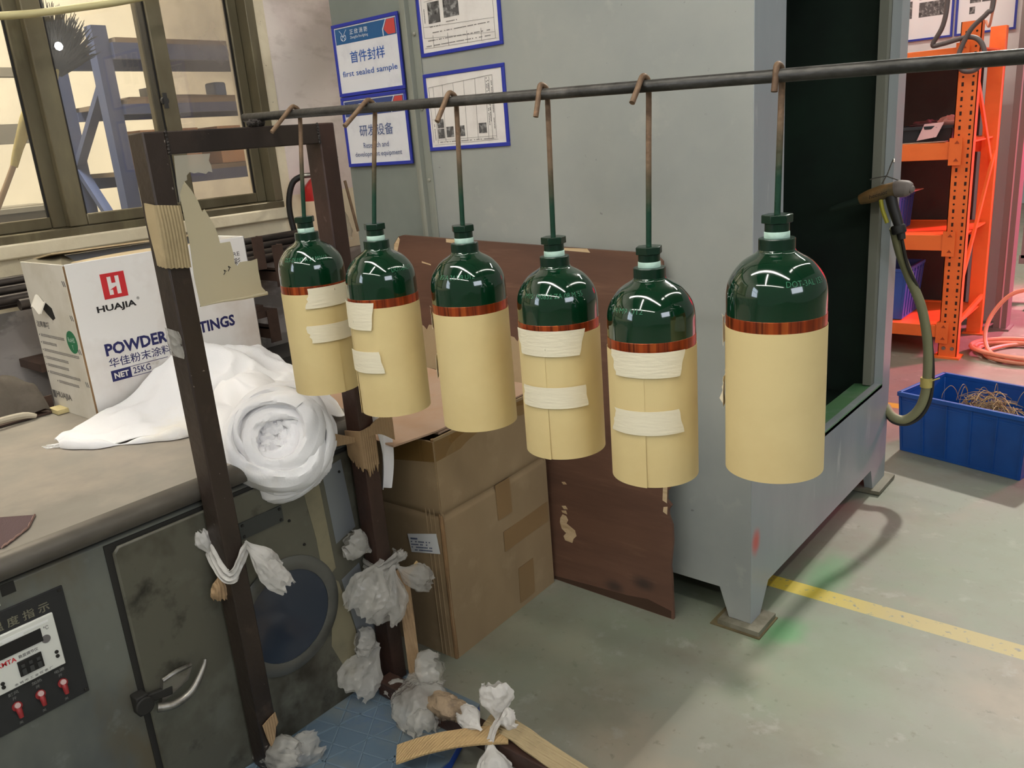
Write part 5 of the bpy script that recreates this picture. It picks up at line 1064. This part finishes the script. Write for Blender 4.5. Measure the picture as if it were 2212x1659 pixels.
mb = MB(); mb.tube([(-0.814,3.0,0.96),(-0.806,3.06,0.86),(-0.785,3.14,0.76),(-0.755,3.155,0.66),(-0.735,3.165,0.54),(-0.726,3.168,0.44),(-0.730,3.168,0.35),(-0.755,3.162,0.285),(-0.80,3.155,0.248),(-0.85,3.15,0.250),(-0.89,3.175,0.275)],0.006,8,6); mb.build('cable', m_cable, gn)
mb = MB(); mb.lathe([(0.021,0),(0.021,0.035)],14,(-0.746,3.164,0.40),(0,0,1)); mb.tube([(-0.735,3.15,0.425),(-0.715,3.15,0.435),(-0.70,3.155,0.442)],0.003,6,3); mb.build('tape_band', M('pale_yellow_tape', (196,178,104), 0.5), gn)
mb = MB(); mb.tube([(-0.915,3.1,1.135),(-0.900,3.1,1.165),(-0.888,3.1,1.20),(-0.878,3.09,1.215),(-0.872,3.07,1.205)],0.0022,6,4); mb.tube([(-0.902,3.1,1.16),(-0.875,3.1,1.150),(-0.85,3.1,1.14)],0.0022,6,4); mb.tube([(-0.955,3.1,1.15),(-0.935,3.1,1.155),(-0.902,3.1,1.16)],0.002,6,4); hw = mb.build('hanging_wire', m_chrome, gn); hw.location = (0.028,-0.1,0.010)

# ------------------------------------------------------------------ blue crate on the floor with wire scraps
def crate(name, o, ux, W, D, H, label, mat, ribs=5, taper=0.012, grp='blue plastic crates', th=0.006):
    ux = Vector(ux).normalized(); uy = Vector((-ux.y,ux.x,0)); o = Vector(o)
    t = thing(name, o+ux*W/2+uy*D/2, label, 'crate', grp)
    def P(a,b,z): 
        k = taper*(1-z/H); return o+ux*(k+(W-2*k)*a)+uy*(k+(D-2*k)*b)+Z_*z
    m = MB()
    lo = [P(0,0,0),P(1,0,0),P(1,1,0),P(0,1,0)]; hi = [P(0,0,H),P(1,0,H),P(1,1,H),P(0,1,H)]; ctr = o+ux*W/2+uy*D/2
    def inn(p): 
        d = (ctr-p); d.z = 0; return p+ux*(th if d.dot(ux) > 0 else -th)+uy*(th if d.dot(uy) > 0 else -th)
    li = [inn(p)+Z_*th for p in lo]; hi2 = [inn(p) for p in hi]
    m.add(lo+hi+li+hi2,[(0,3,2,1)]+[(i,(i+1)%4,4+(i+1)%4,4+i) for i in range(4)]+[(8,9,10,11)]+[(8+i,12+i,12+(i+1)%4,8+(i+1)%4) for i in range(4)]+[(4+i,4+(i+1)%4,12+(i+1)%4,12+i) for i in range(4)])
    m.build('tub', mat, t, 0.002)
    m = MB(); e = 0.011
    for i in range(4):
        a = hi[i]; b = hi[(i+1)%4]; d = (b-a).normalized(); m.obox(a-d*e*0.5-Z_*0.008,b+d*e*0.5-Z_*0.008,e*1.4,0.018)
    m.build('rim', mat, t, 0.002)
    m = MB()
    for i in range(4):
        a0,b0,a1,b1 = lo[i],lo[(i+1)%4],hi[i],hi[(i+1)%4]; n = ribs if (i%2 == 0) else max(2,ribs-2)
        for k in range(n+1):
            f = k/n; f = 0.012+f*0.976; m.obox(a0+(b0-a0)*f+Z_*0.004,a1+(b1-a1)*f-Z_*0.02,0.005,0.008,(b0-a0).cross(Z_))
        m.obox(a0+(b0-a0)*0.0+Z_*0.006,b0+Z_*0.006,0.006,0.010); q = 0.86; m.obox(a0+(a1-a0)*q,b0+(b1-b0)*q,0.005,0.006)
    m.build('ribs', mat, t)
    return t
crate('plastic_crate',(-0.925,3.502,0),(0.473,-0.118,0),0.492,0.36,0.258,'blue plastic crate full of wire scraps on the floor behind the booth',m_bluebox,5)
mb = MB(); rn = random.Random(11)
cc = Vector((-0.925,3.502,0))+Vector((0.970,-0.242,0)).normalized()*0.29+Vector((0.242,0.97,0))*0.16
for k in range(230):
    a = rn.uniform(0,2*PI); r = rn.uniform(0,1)**0.6; c = cc+Vector((0.97,-0.242,0))*math.cos(a)*r*0.185+Vector((0.242,0.97,0))*math.sin(a)*r*0.10; z = 0.03+ (0.235*(1-r*r*0.75))*rn.uniform(0.75,1.0)
    q = rn.uniform(0,PI); l = rn.uniform(0.03,0.075); d = Vector((math.cos(q),math.sin(q),rn.uniform(-.3,.3)))*l; up = Vector((0,0,rn.uniform(0.006,0.03)))
    mb.tube([c+Z_*z-d,c+Z_*z-d*0.3+up+Vector((rn.uniform(-.015,.015),rn.uniform(-.015,.015),0)),c+Z_*z+d*0.4+up*0.6,c+Z_*z+d],0.0014,4,3,False)
for k in range(9):
    a = rn.uniform(0,2*PI); c = cc+Vector((0.97,-0.242,0))*math.cos(a)*0.13+Vector((0.242,0.97,0))*math.sin(a)*0.07+Z_*0.22
    d = Vector((rn.uniform(-1,1),rn.uniform(-1,1),0)).normalized()*0.03
    mb.tube([c,c+Z_*0.04+d*0.5,c+Z_*0.06+d*1.3,c+Z_*0.035+d*2.2,c+Z_*0.01+d*2.4],0.0013,4,4,False)
ws = tag(mb.build('wire_scraps', m_straw), 'tangle of tan wire scraps piled in the blue crate on the floor', 'wire scraps', None, 'stuff')

# ------------------------------------------------------------------ orange rack behind
rk = thing('storage_rack', (-1.6,5.3,0), 'bright orange steel shelving rack with slotted posts beyond the booth', 'rack')
RY = 5.016
def upright(x0,x1,y,name='post'):
    m = MB(); m.box((x0,y,0.01),(x1,y+0.004,1.77)); m.box((x0,y,0.01),(x0+0.004,y+0.06,1.77)); m.box((x1-0.004,y,0.01),(x1,y+0.06,1.77)); m.box((x0-0.02,y-0.03,0),(x1+0.02,y+0.08,0.01))
    o = m.build(name, m_orange, rk)
    h = MB()
    for k in range(46):
        z = 0.10+k*0.036
        for fx in (0.28,0.78):
            x = x0+(x1-x0)*fx
            if k%2: h.lathe([(0.0055,0),(0.0055,0.001)],8,(x,y,z),(0,-1,0),False)
            else: h.box((x-0.0055,y-0.001,z-0.010),(x+0.0055,y,z+0.010))
    h.build('slots', m_hole, o)
    m = MB()
    for fx in (0.3,0.75): m.lathe([(0.011,0),(0.010,0.006)],10,(x0+(x1-x0)*fx,y,0.055),(0,-1,0))
    m.build('bolts', m_chrome, o); return o
upright(-1.135,-1.038,RY)
m = MB(); m.box((-1.12,5.62,0.01),(-1.04,5.68,1.77)); m.box((-1.14,5.60,0),(-1.02,5.70,0.01)); m.build('post', m_orange, rk, 0.003)
m = MB(); m.box((-2.75,RY,0.01),(-2.66,RY+0.06,1.77)); m.build('post', m_orange, rk); m = MB(); m.box((-2.75,5.62,0.01),(-2.66,5.68,1.77)); m.build('post', m_orange, rk)
ORP = m_orange
for (z0,z1) in ((1.60,1.652),(1.092,1.182),(0.607,0.692),(0.117,0.185)):
    m = MB(); m.box((-2.66,RY-0.012,z0),(-1.125,RY+0.03,z1)); m.box((-2.66,5.65,z0),(-1.1,5.69,z1)); bmx = m.build('beam', m_orange, rk, 0.002)
    m = MB(); m.box((-1.147,RY-0.02,z0-0.03),(-1.085,RY-0.012,z1+0.02)); m.box((-1.147,RY-0.018,z0-0.03),(-1.125,RY+0.03,z1+0.02)); m.build('end_bracket', m_orange, bmx)
    m = MB(); 
    for zz in (z0-0.005,z1-0.005): m.prism([(-1.122,zz-0.004),(-1.098,zz-0.004),(-1.11,zz+0.012)],1,RY-0.0215,RY-0.020)
    m.build('bracket_claws', M('bracket_recess', (170,66,24), 0.6), bmx)
    m = MB(); m.box((-2.66,RY+0.03,z1-0.012),(-1.06,5.65,z1-0.004)); m.build('shelf_panel', m_orange, rk)
m = MB(); m.obox((-1.05,5.05,0.42),(-1.05,5.64,1.10),0.03,0.014,(1,0,0)); m.obox((-1.06,5.05,1.55),(-1.06,5.64,1.0),0.03,0.014,(1,0,0)); m.build('brace', m_orange, rk)
m = MB(); m.obox((-1.05,5.05,0.20),(-1.05,5.64,0.24),0.03,0.014,(1,0,0)); m.build('brace', m_orange, rk)
mb = MB(); mb.box((-2.66,5.72,0.05),(-1.16,5.74,1.60)); tag(mb.build('backing_board', m_rackback), 'dark board standing behind the orange rack shelves', 'board')
crate('plastic_crate',(-1.86,5.08,0.692),(1,0,0),0.44,0.34,0.20,'blue plastic crate on the middle shelf of the orange rack under a card sheet',m_bluecr,8,0.01)
crate('plastic_crate',(-1.80,5.07,0.185),(1,0,0),0.46,0.36,0.30,'tall blue plastic crate on the lowest shelf of the orange rack',m_bluecr,8,0.02)
mb = MB(); mb.poly([(-1.86,5.06,0.906),(-1.375,5.05,0.912),(-1.36,5.40,0.91),(-1.86,5.42,0.905)],0.004,(0,0,1)); tag(mb.build('card_sheet', m_pinkcard), 'flat card sheet lying on the crate of the middle orange shelf', 'cardboard')
crate('parts_tray',(-1.66,5.10,1.182),(1,0,0),0.50,0.36,0.085,'black plastic tray on the upper shelf of the orange rack',M('black_tray_plastic', (38,42,48), 0.5),6,0.008,'trays')
mb = MB(); mb.grid(lambda u,v: Vector((-1.33+0.10*u+0.03*v, 5.075+0.008*math.sin(u*5)+0.02*v, 1.195+0.085*v+0.015*u-0.01*u*v)),8,8,True,0.001); tag(mb.build('paper_slip', M('pinkish_paper', (222,176,176), 0.7, layers=[((150,120,124),40,0.62,0.66)])), 'pale printed paper slip hanging over the black tray on the orange rack', 'paper')
mb = MB(); blob(mb,(-1.19,5.22,1.285),0.055,(1.2,0.9,0.6),12,0.4,seed=5); tag(mb.build('wrapped_part', M('pinkish_wrap', (222,170,160), 0.6)), 'crumpled pinkish wrapping in the black tray on the orange rack', 'wrapping')
mb = MB(); blob(mb,(-1.33,5.27,1.27),0.05,(1.6,0.9,0.5),12,0.5,seed=8); tag(mb.build('dark_part', M('dark_maroon_part', (96,60,62), 0.6)), 'dark lumpy part lying in the black tray on the orange rack', 'part')
mb = MB(); mb.poly([(-1.62,5.02,1.1835),(-1.17,5.0,1.187),(-1.17,5.07,1.187),(-1.62,5.09,1.1835)],0.002,(0,0,1)); tag(mb.build('card_strip', m_pinkcard), 'thin card strip at the front edge of the upper orange shelf', 'cardboard')
cbm = MB(); cbm.tube([(-1.185,4.93,2.3),(-1.185,4.93,1.9),(-1.20,4.93,1.76),(-1.245,4.94,1.675),(-1.20,4.94,1.672),(-1.08,4.93,1.69),(-1.02,4.92,1.66),(-0.995,4.91,1.585),(-1.03,4.90,1.53),(-1.09,4.90,1.535),(-1.115,4.91,1.60),(-1.07,4.92,1.72),(-1.0,4.92,1.79),(-0.98,4.93,1.85),(-0.98,4.93,2.3)],0.012,10,7)
tag(cbm.build('cable', M('brown_grey_cable', (92,80,78), 0.5)), 'thick dark cable looping down in front of the orange rack top', 'cable')
mb = MB(); mb.tube([(-0.975,4.94,2.3),(-0.972,4.94,1.9),(-0.985,4.95,1.78),(-1.0,4.98,1.73),(-1.02,5.0,1.76)],0.006,8,5); tag(mb.build('orange_cord', m_orangehose), 'thin orange cord hanging onto the orange rack post', 'cord')
# white boards on the partition
def board(x0,x1,z0,z1,label,photos):
    t = thing('notice_board', ((x0+x1)/2,5.99,z0), label, 'notice board', 'white notice boards on the far partition')
    m = MB(); m.box((x0,5.985,z0),(x1,5.998,z1)); m.build('panel', m_board, t)
    m = MB(); b = 0.012
    m.box((x0,5.975,z0),(x1,5.985,z0+b)); m.box((x0,5.975,z1-b),(x1,5.985,z1)); m.box((x0,5.975,z0+b),(x0+b,5.985,z1-b)); m.box((x1-b,5.975,z0+b),(x1,5.985,z1-b)); m.build('frame', m_signblue, t)
    for a,bb,c,d in photos:
        m = MB(); m.poly([(x,5.9845,z) for x,z in ((a,bb),(c,bb),(c,d),(a,d))],0.0008,(0,-1,0)); m.build('photo_print', m_photo, t)
board(-1.85,-1.40,1.765,2.3,'white notice board with photo prints on the far partition, left one',[(-1.60,1.90,-1.44,1.985),(-1.60,2.0,-1.44,2.08),(-1.8,1.9,-1.64,2.0)])
board(-1.388,-1.06,1.765,2.3,'white notice board with a few prints on the far partition, right one',[(-1.315,1.94,-1.255,1.985),(-1.25,1.94,-1.20,1.985),(-1.315,1.88,-1.285,1.92)])
# column, hose coil, pink sheet
t = thing('steel_column', (-0.96,5.80,0), 'grey steel channel column beside the orange rack', 'column')
m = MB(); m.box((-1.0,5.77,0.012),(-0.93,5.775,2.6)); m.box((-1.0,5.775,0.012),(-0.995,5.90,2.6)); m.box((-0.935,5.775,0.012),(-0.93,5.90,2.6)); m.build('channel', m_steelcol, t)
m = MB(); m.box((-1.02,5.75,0),(-0.91,5.92,0.012)); m.build('base_plate', m_steelcol, t)
m = MB(); m.box((-0.966,5.766,0.012),(-0.958,5.77,2.6)); m.build('sealant_line', M('pale_sealant', (206,160,172), 0.5), t)
hc = thing('hose_coil', (-0.86,5.25,0), 'coral coloured air hose lying in loose coils on the pink lit floor', 'hose')
m = MB(); pts = []
for k in range(44):
    a = k*2*PI/11; rr = 0.23+0.035*math.sin(k*0.7); pts.append((-0.72+rr*math.cos(a)*1.05+0.03*math.sin(k*0.9), 5.22+rr*math.sin(a)*0.9, 0.012+0.004*k/11+0.02*abs(math.sin(k*0.37))*(k > 20)))
pts += [(-0.56,5.5,0.03),(-0.4,5.7,0.02),(-0.1,6.0,0.012)]
m.tube(pts,0.0115,8,5); m.build('loops', m_orangehose, hc)
m = MB(); m.tube([(-1.02+0.5,5.15,0.02),(-0.50,5.22,0.16),(-0.56,5.30,0.29),(-0.70,5.36,0.345),(-0.84,5.36,0.32),(-0.92,5.30,0.22),(-0.94,5.22,0.12),(-0.90,5.12,0.04),(-0.80,5.02,0.014)],0.0115,8,6); m.build('raised_loop', m_orangehose, hc)
t = thing('pink_tent', (-0.4,7.0,0), 'pink lit plastic curtain and table edge at the right edge of the view', 'curtain')
m = MB(); m.grid(lambda u,v: Vector((-1.02+0.75*u, 6.75+0.02*math.sin(u*18), 0.95+0.75*v)),40,6,True,0.003); m.build('curtain', m_pinksheet, t)
m = MB(); m.box((-1.04,6.70,0.86),(-0.26,6.76,0.95)); m.box((-1.03,6.70,0.30),(-0.99,6.76,0.86)); m.box((-0.72,6.70,0.30),(-0.68,6.76,0.86)); m.box((-1.04,6.70,0.26),(-0.26,6.76,0.32)); m.box((-0.7,6.72,0),(-0.66,6.75,0.28)); m.box((-0.32,6.72,0),(-0.28,6.75,0.28)); m.build('frame', m_steelcol, t)
m = MB(); m.tube([(-0.90,6.6,1.9),(-0.90,6.6,1.5),(-0.88,6.6,1.2),(-0.84,6.6,0.95),(-0.78,6.6,0.7),(-0.7,6.6,0.5)],0.008,8,5); tag(m.build('air_line', m_orangehose), 'thin coral air line hanging in front of the pink curtain', 'hose')
m = MB(); m.grid(lambda u,v: Vector((-0.93+0.17*u, 6.35+0.10*v, 0.003+0.05*math.sin(u*PI)**0.6*math.sin(v*PI)**0.6)),14,10,True); m.box((-0.93,6.36,0.0),(-0.76,6.44,0.012)); tag(m.build('shoe', m_black), 'dark shoe on the pink floor at the right edge of the view', 'shoe')

# ------------------------------------------------------------------ the room seen through the window
br = thing('pallet_rack', (-4.2,3.0,0), 'tall blue pallet rack with diagonal bracing seen through the window', 'pallet rack')
def bar(a,b,w,d,up=(1,0,0),nm='beam'): 
    m = MB(); m.obox(a,b,w,d,up); return m.build(nm, m_rackblue, br)
for y in (1.97,4.6):
    for x in (-4.02,-4.50):
        m = MB(); m.box((x-0.07,y-0.035,0),(x,y+0.035,2.02 if x > -4.1 else 1.98)); m.build('post', m_rackblue, br)
    for z0,z1 in ((0.9,1.40),(1.80,1.42),(0.88,0.4)):
        bar((-4.05,y,z0),(-4.52,y,z1),0.03,0.045,(0,1,0),'brace')
for z0,z1 in ((1.875,1.945),(1.63,1.675),(1.295,1.35),(0.95,1.0)):
    m = MB(); m.box((-4.03,2.005,z0),(-3.99,4.565,z1)); m.box((-4.53,2.005,z0),(-4.49,4.565,z1)); m.build('beam', m_rackblue, br)
    m = MB(); m.box((-4.54,2.02,z1),(-3.99,4.55,z1+0.022)); m.build('shelf_board', m_shelfwood, br)
m = MB(); m.box((-4.42,2.11,1.374),(-4.10,2.42,1.56)); m.box((-4.42,2.11,1.56),(-4.26,2.42,1.563)); tag(m.build('carton', m_cartonb,None,0.003), 'tan carton on the blue pallet rack behind the window glass', 'carton')
m = MB(); m.box((-4.30,2.50,1.374),(-4.05,2.64,1.56)); tag(m.build('carton', m_cartonb,None,0.003), 'narrow tan carton on the rack, right of the larger one behind the glass', 'carton')
m = MB(); m.box((-4.4,2.30,1.699),(-4.25,2.36,1.775)); tag(m.build('small_tin', M('grey_tin', (150,146,136), 0.5),None,0.003), 'small grey tin on the upper board of the blue rack', 'tin')
m = MB(); m.box((-4.3,2.62,1.699),(-4.2,2.69,1.79)); tag(m.build('blue_bottle', M('pale_blue_bottle', (110,140,190), 0.4),None,0.01), 'pale blue bottle on the upper board of the blue rack', 'bottle')
m = MB(); m.grid(lambda u,v: Vector((-4.42+0.38*v, 2.06+0.7*u, 1.70+0.02*math.sin(u*PI)*math.sin(v*PI))),10,6,True,0.01); tag(m.build('loose_board', m_shelfwood), 'warped grey brown board lying on the rack behind the window', 'board')
m = MB(); m.box((-5.1,-1.5,1.90),(-5.02,2.0,1.945)); m.box((-5.1,-1.5,1.56),(-5.02,2.1,1.66)); m.box((-5.1,-1.5,1.1),(-5.02,2.1,1.2)); m.box((-5.6,-1.5,1.20),(-5.0,2.1,1.225)); 
for y in (-1.4,0.4): m.box((-5.1,y,0),(-5.02,y+0.07,1.945))
tag(m.build('shelf_frame', M('grey_shelf_frame', (128,124,112), 0.6)), 'grey shelf frame against the cream wall far behind the left pane', 'shelf')
m = MB(); m.box((-3.55,0.9,1.02),(-3.15,2.9,1.10)); m.box((-3.5,1.0,0),(-3.44,1.06,1.02)); m.box((-3.5,2.7,0),(-3.44,2.76,1.02)); m.box((-3.26,1.0,0),(-3.2,1.06,1.02)); m.box((-3.26,2.7,0),(-3.2,2.76,1.02)); tag(m.build('work_bench', m_rackblue), 'blue work bench just behind the window glass', 'bench')
m = MB()
for k,(y,x,s_) in enumerate(((1.32,-3.3,0.05),(1.22,-3.35,0.04),(2.06,-3.3,0.045))): pass
blob(m,(-3.25,2.0,1.13),0.055,(1,1.0,0.7),12,0.5,seed=2); tag(m.build('paper_wad', m_cartonb), 'crumpled tan paper on the bench behind the right pane', 'paper')
bm_ = thing('straw_broom', (-3.3,1.15,1.25), 'pale straw broom leaning behind the left window pane', 'broom')
m = MB(); m.tube([(-3.3000, 1.3300, 1.6560),(-3.3000, 1.2910, 1.5810),(-3.3000, 1.2410, 1.4890),(-3.3000, 1.2120, 1.4270)],[0.020,0.024,0.016,0.012],14,5); m.build('bristles', m_broom, bm_)
m = MB(); m.tube([(-3.3000, 1.2140, 1.4350),(-3.3000, 1.1730, 1.3670),(-3.3000, 1.0900, 1.2320),(-3.3000, 0.9930, 1.0690)],0.010,10,4); m.build('stick', M('broom_stick', (166,140,110), 0.6), bm_)
fd = thing('feather_duster', (-3.0,1.35,1.7), 'dark feather duster hanging behind the middle window pane', 'duster')
m = MB(); rn = random.Random(21); fc = Vector((-2.9800, 1.2930, 1.7180))
for k in range(900):
    a = rn.uniform(-0.55,1.15); l = rn.uniform(0.08,0.20)*(1-0.25*abs(a-0.2)); d = Vector((rn.uniform(-0.25,0.25), math.sin(a), math.cos(a))).normalized(); e = d+Vector((0,rn.uniform(-.25,.25),rn.uniform(-.2,.2)))
    p0 = fc+Vector((0,rn.uniform(-0.012,0.012),rn.uniform(-0.02,0.01)))
    m.tube([p0,p0+d*l*0.55,p0+d*l*0.55+e*l*0.5],[0.0042,0.0038,0.0008],4,2,False)
o = m.build('feathers', m_feather, fd); o['kind'] = 'stuff'
m = MB(); m.tube([tuple(fc),tuple(fc+Vector((0,-0.03,-0.09))),tuple(fc+Vector((0,-0.05,-0.2)))],0.009,8,3); m.build('stick', m_broom, fd)
lm = thing('lamp_reflection', (-3.0,1.3,1.75), 'lamp reflection in the glass, built as a glowing globe before the feather duster', 'lamp')
lc = Vector((-2.9300, 1.2940, 1.7830))  # globe and its support are added to imitate a lamp reflected in the glass
m = MB(); m.lathe([(0.002,-0.0125),(0.009,-0.009),(0.0125,0),(0.009,0.009),(0.002,0.0125)],20,lc); m.build('globe', M('reflection_glow', (255,255,255), 0.5, emit=((250,252,255),14)), lm)
m = MB(); m.cyl(lc+Vector((-0.012,0,0)),lc+Vector((-0.05,0,0.0)),0.008,10); m.tube([tuple(lc+Vector((-0.05,0,0))),tuple(lc+Vector((-0.055,0,0.3))),tuple(lc+Vector((-0.055,0,1.2)))],0.003,6,2); m.build('added_holder', m_cable, lm)
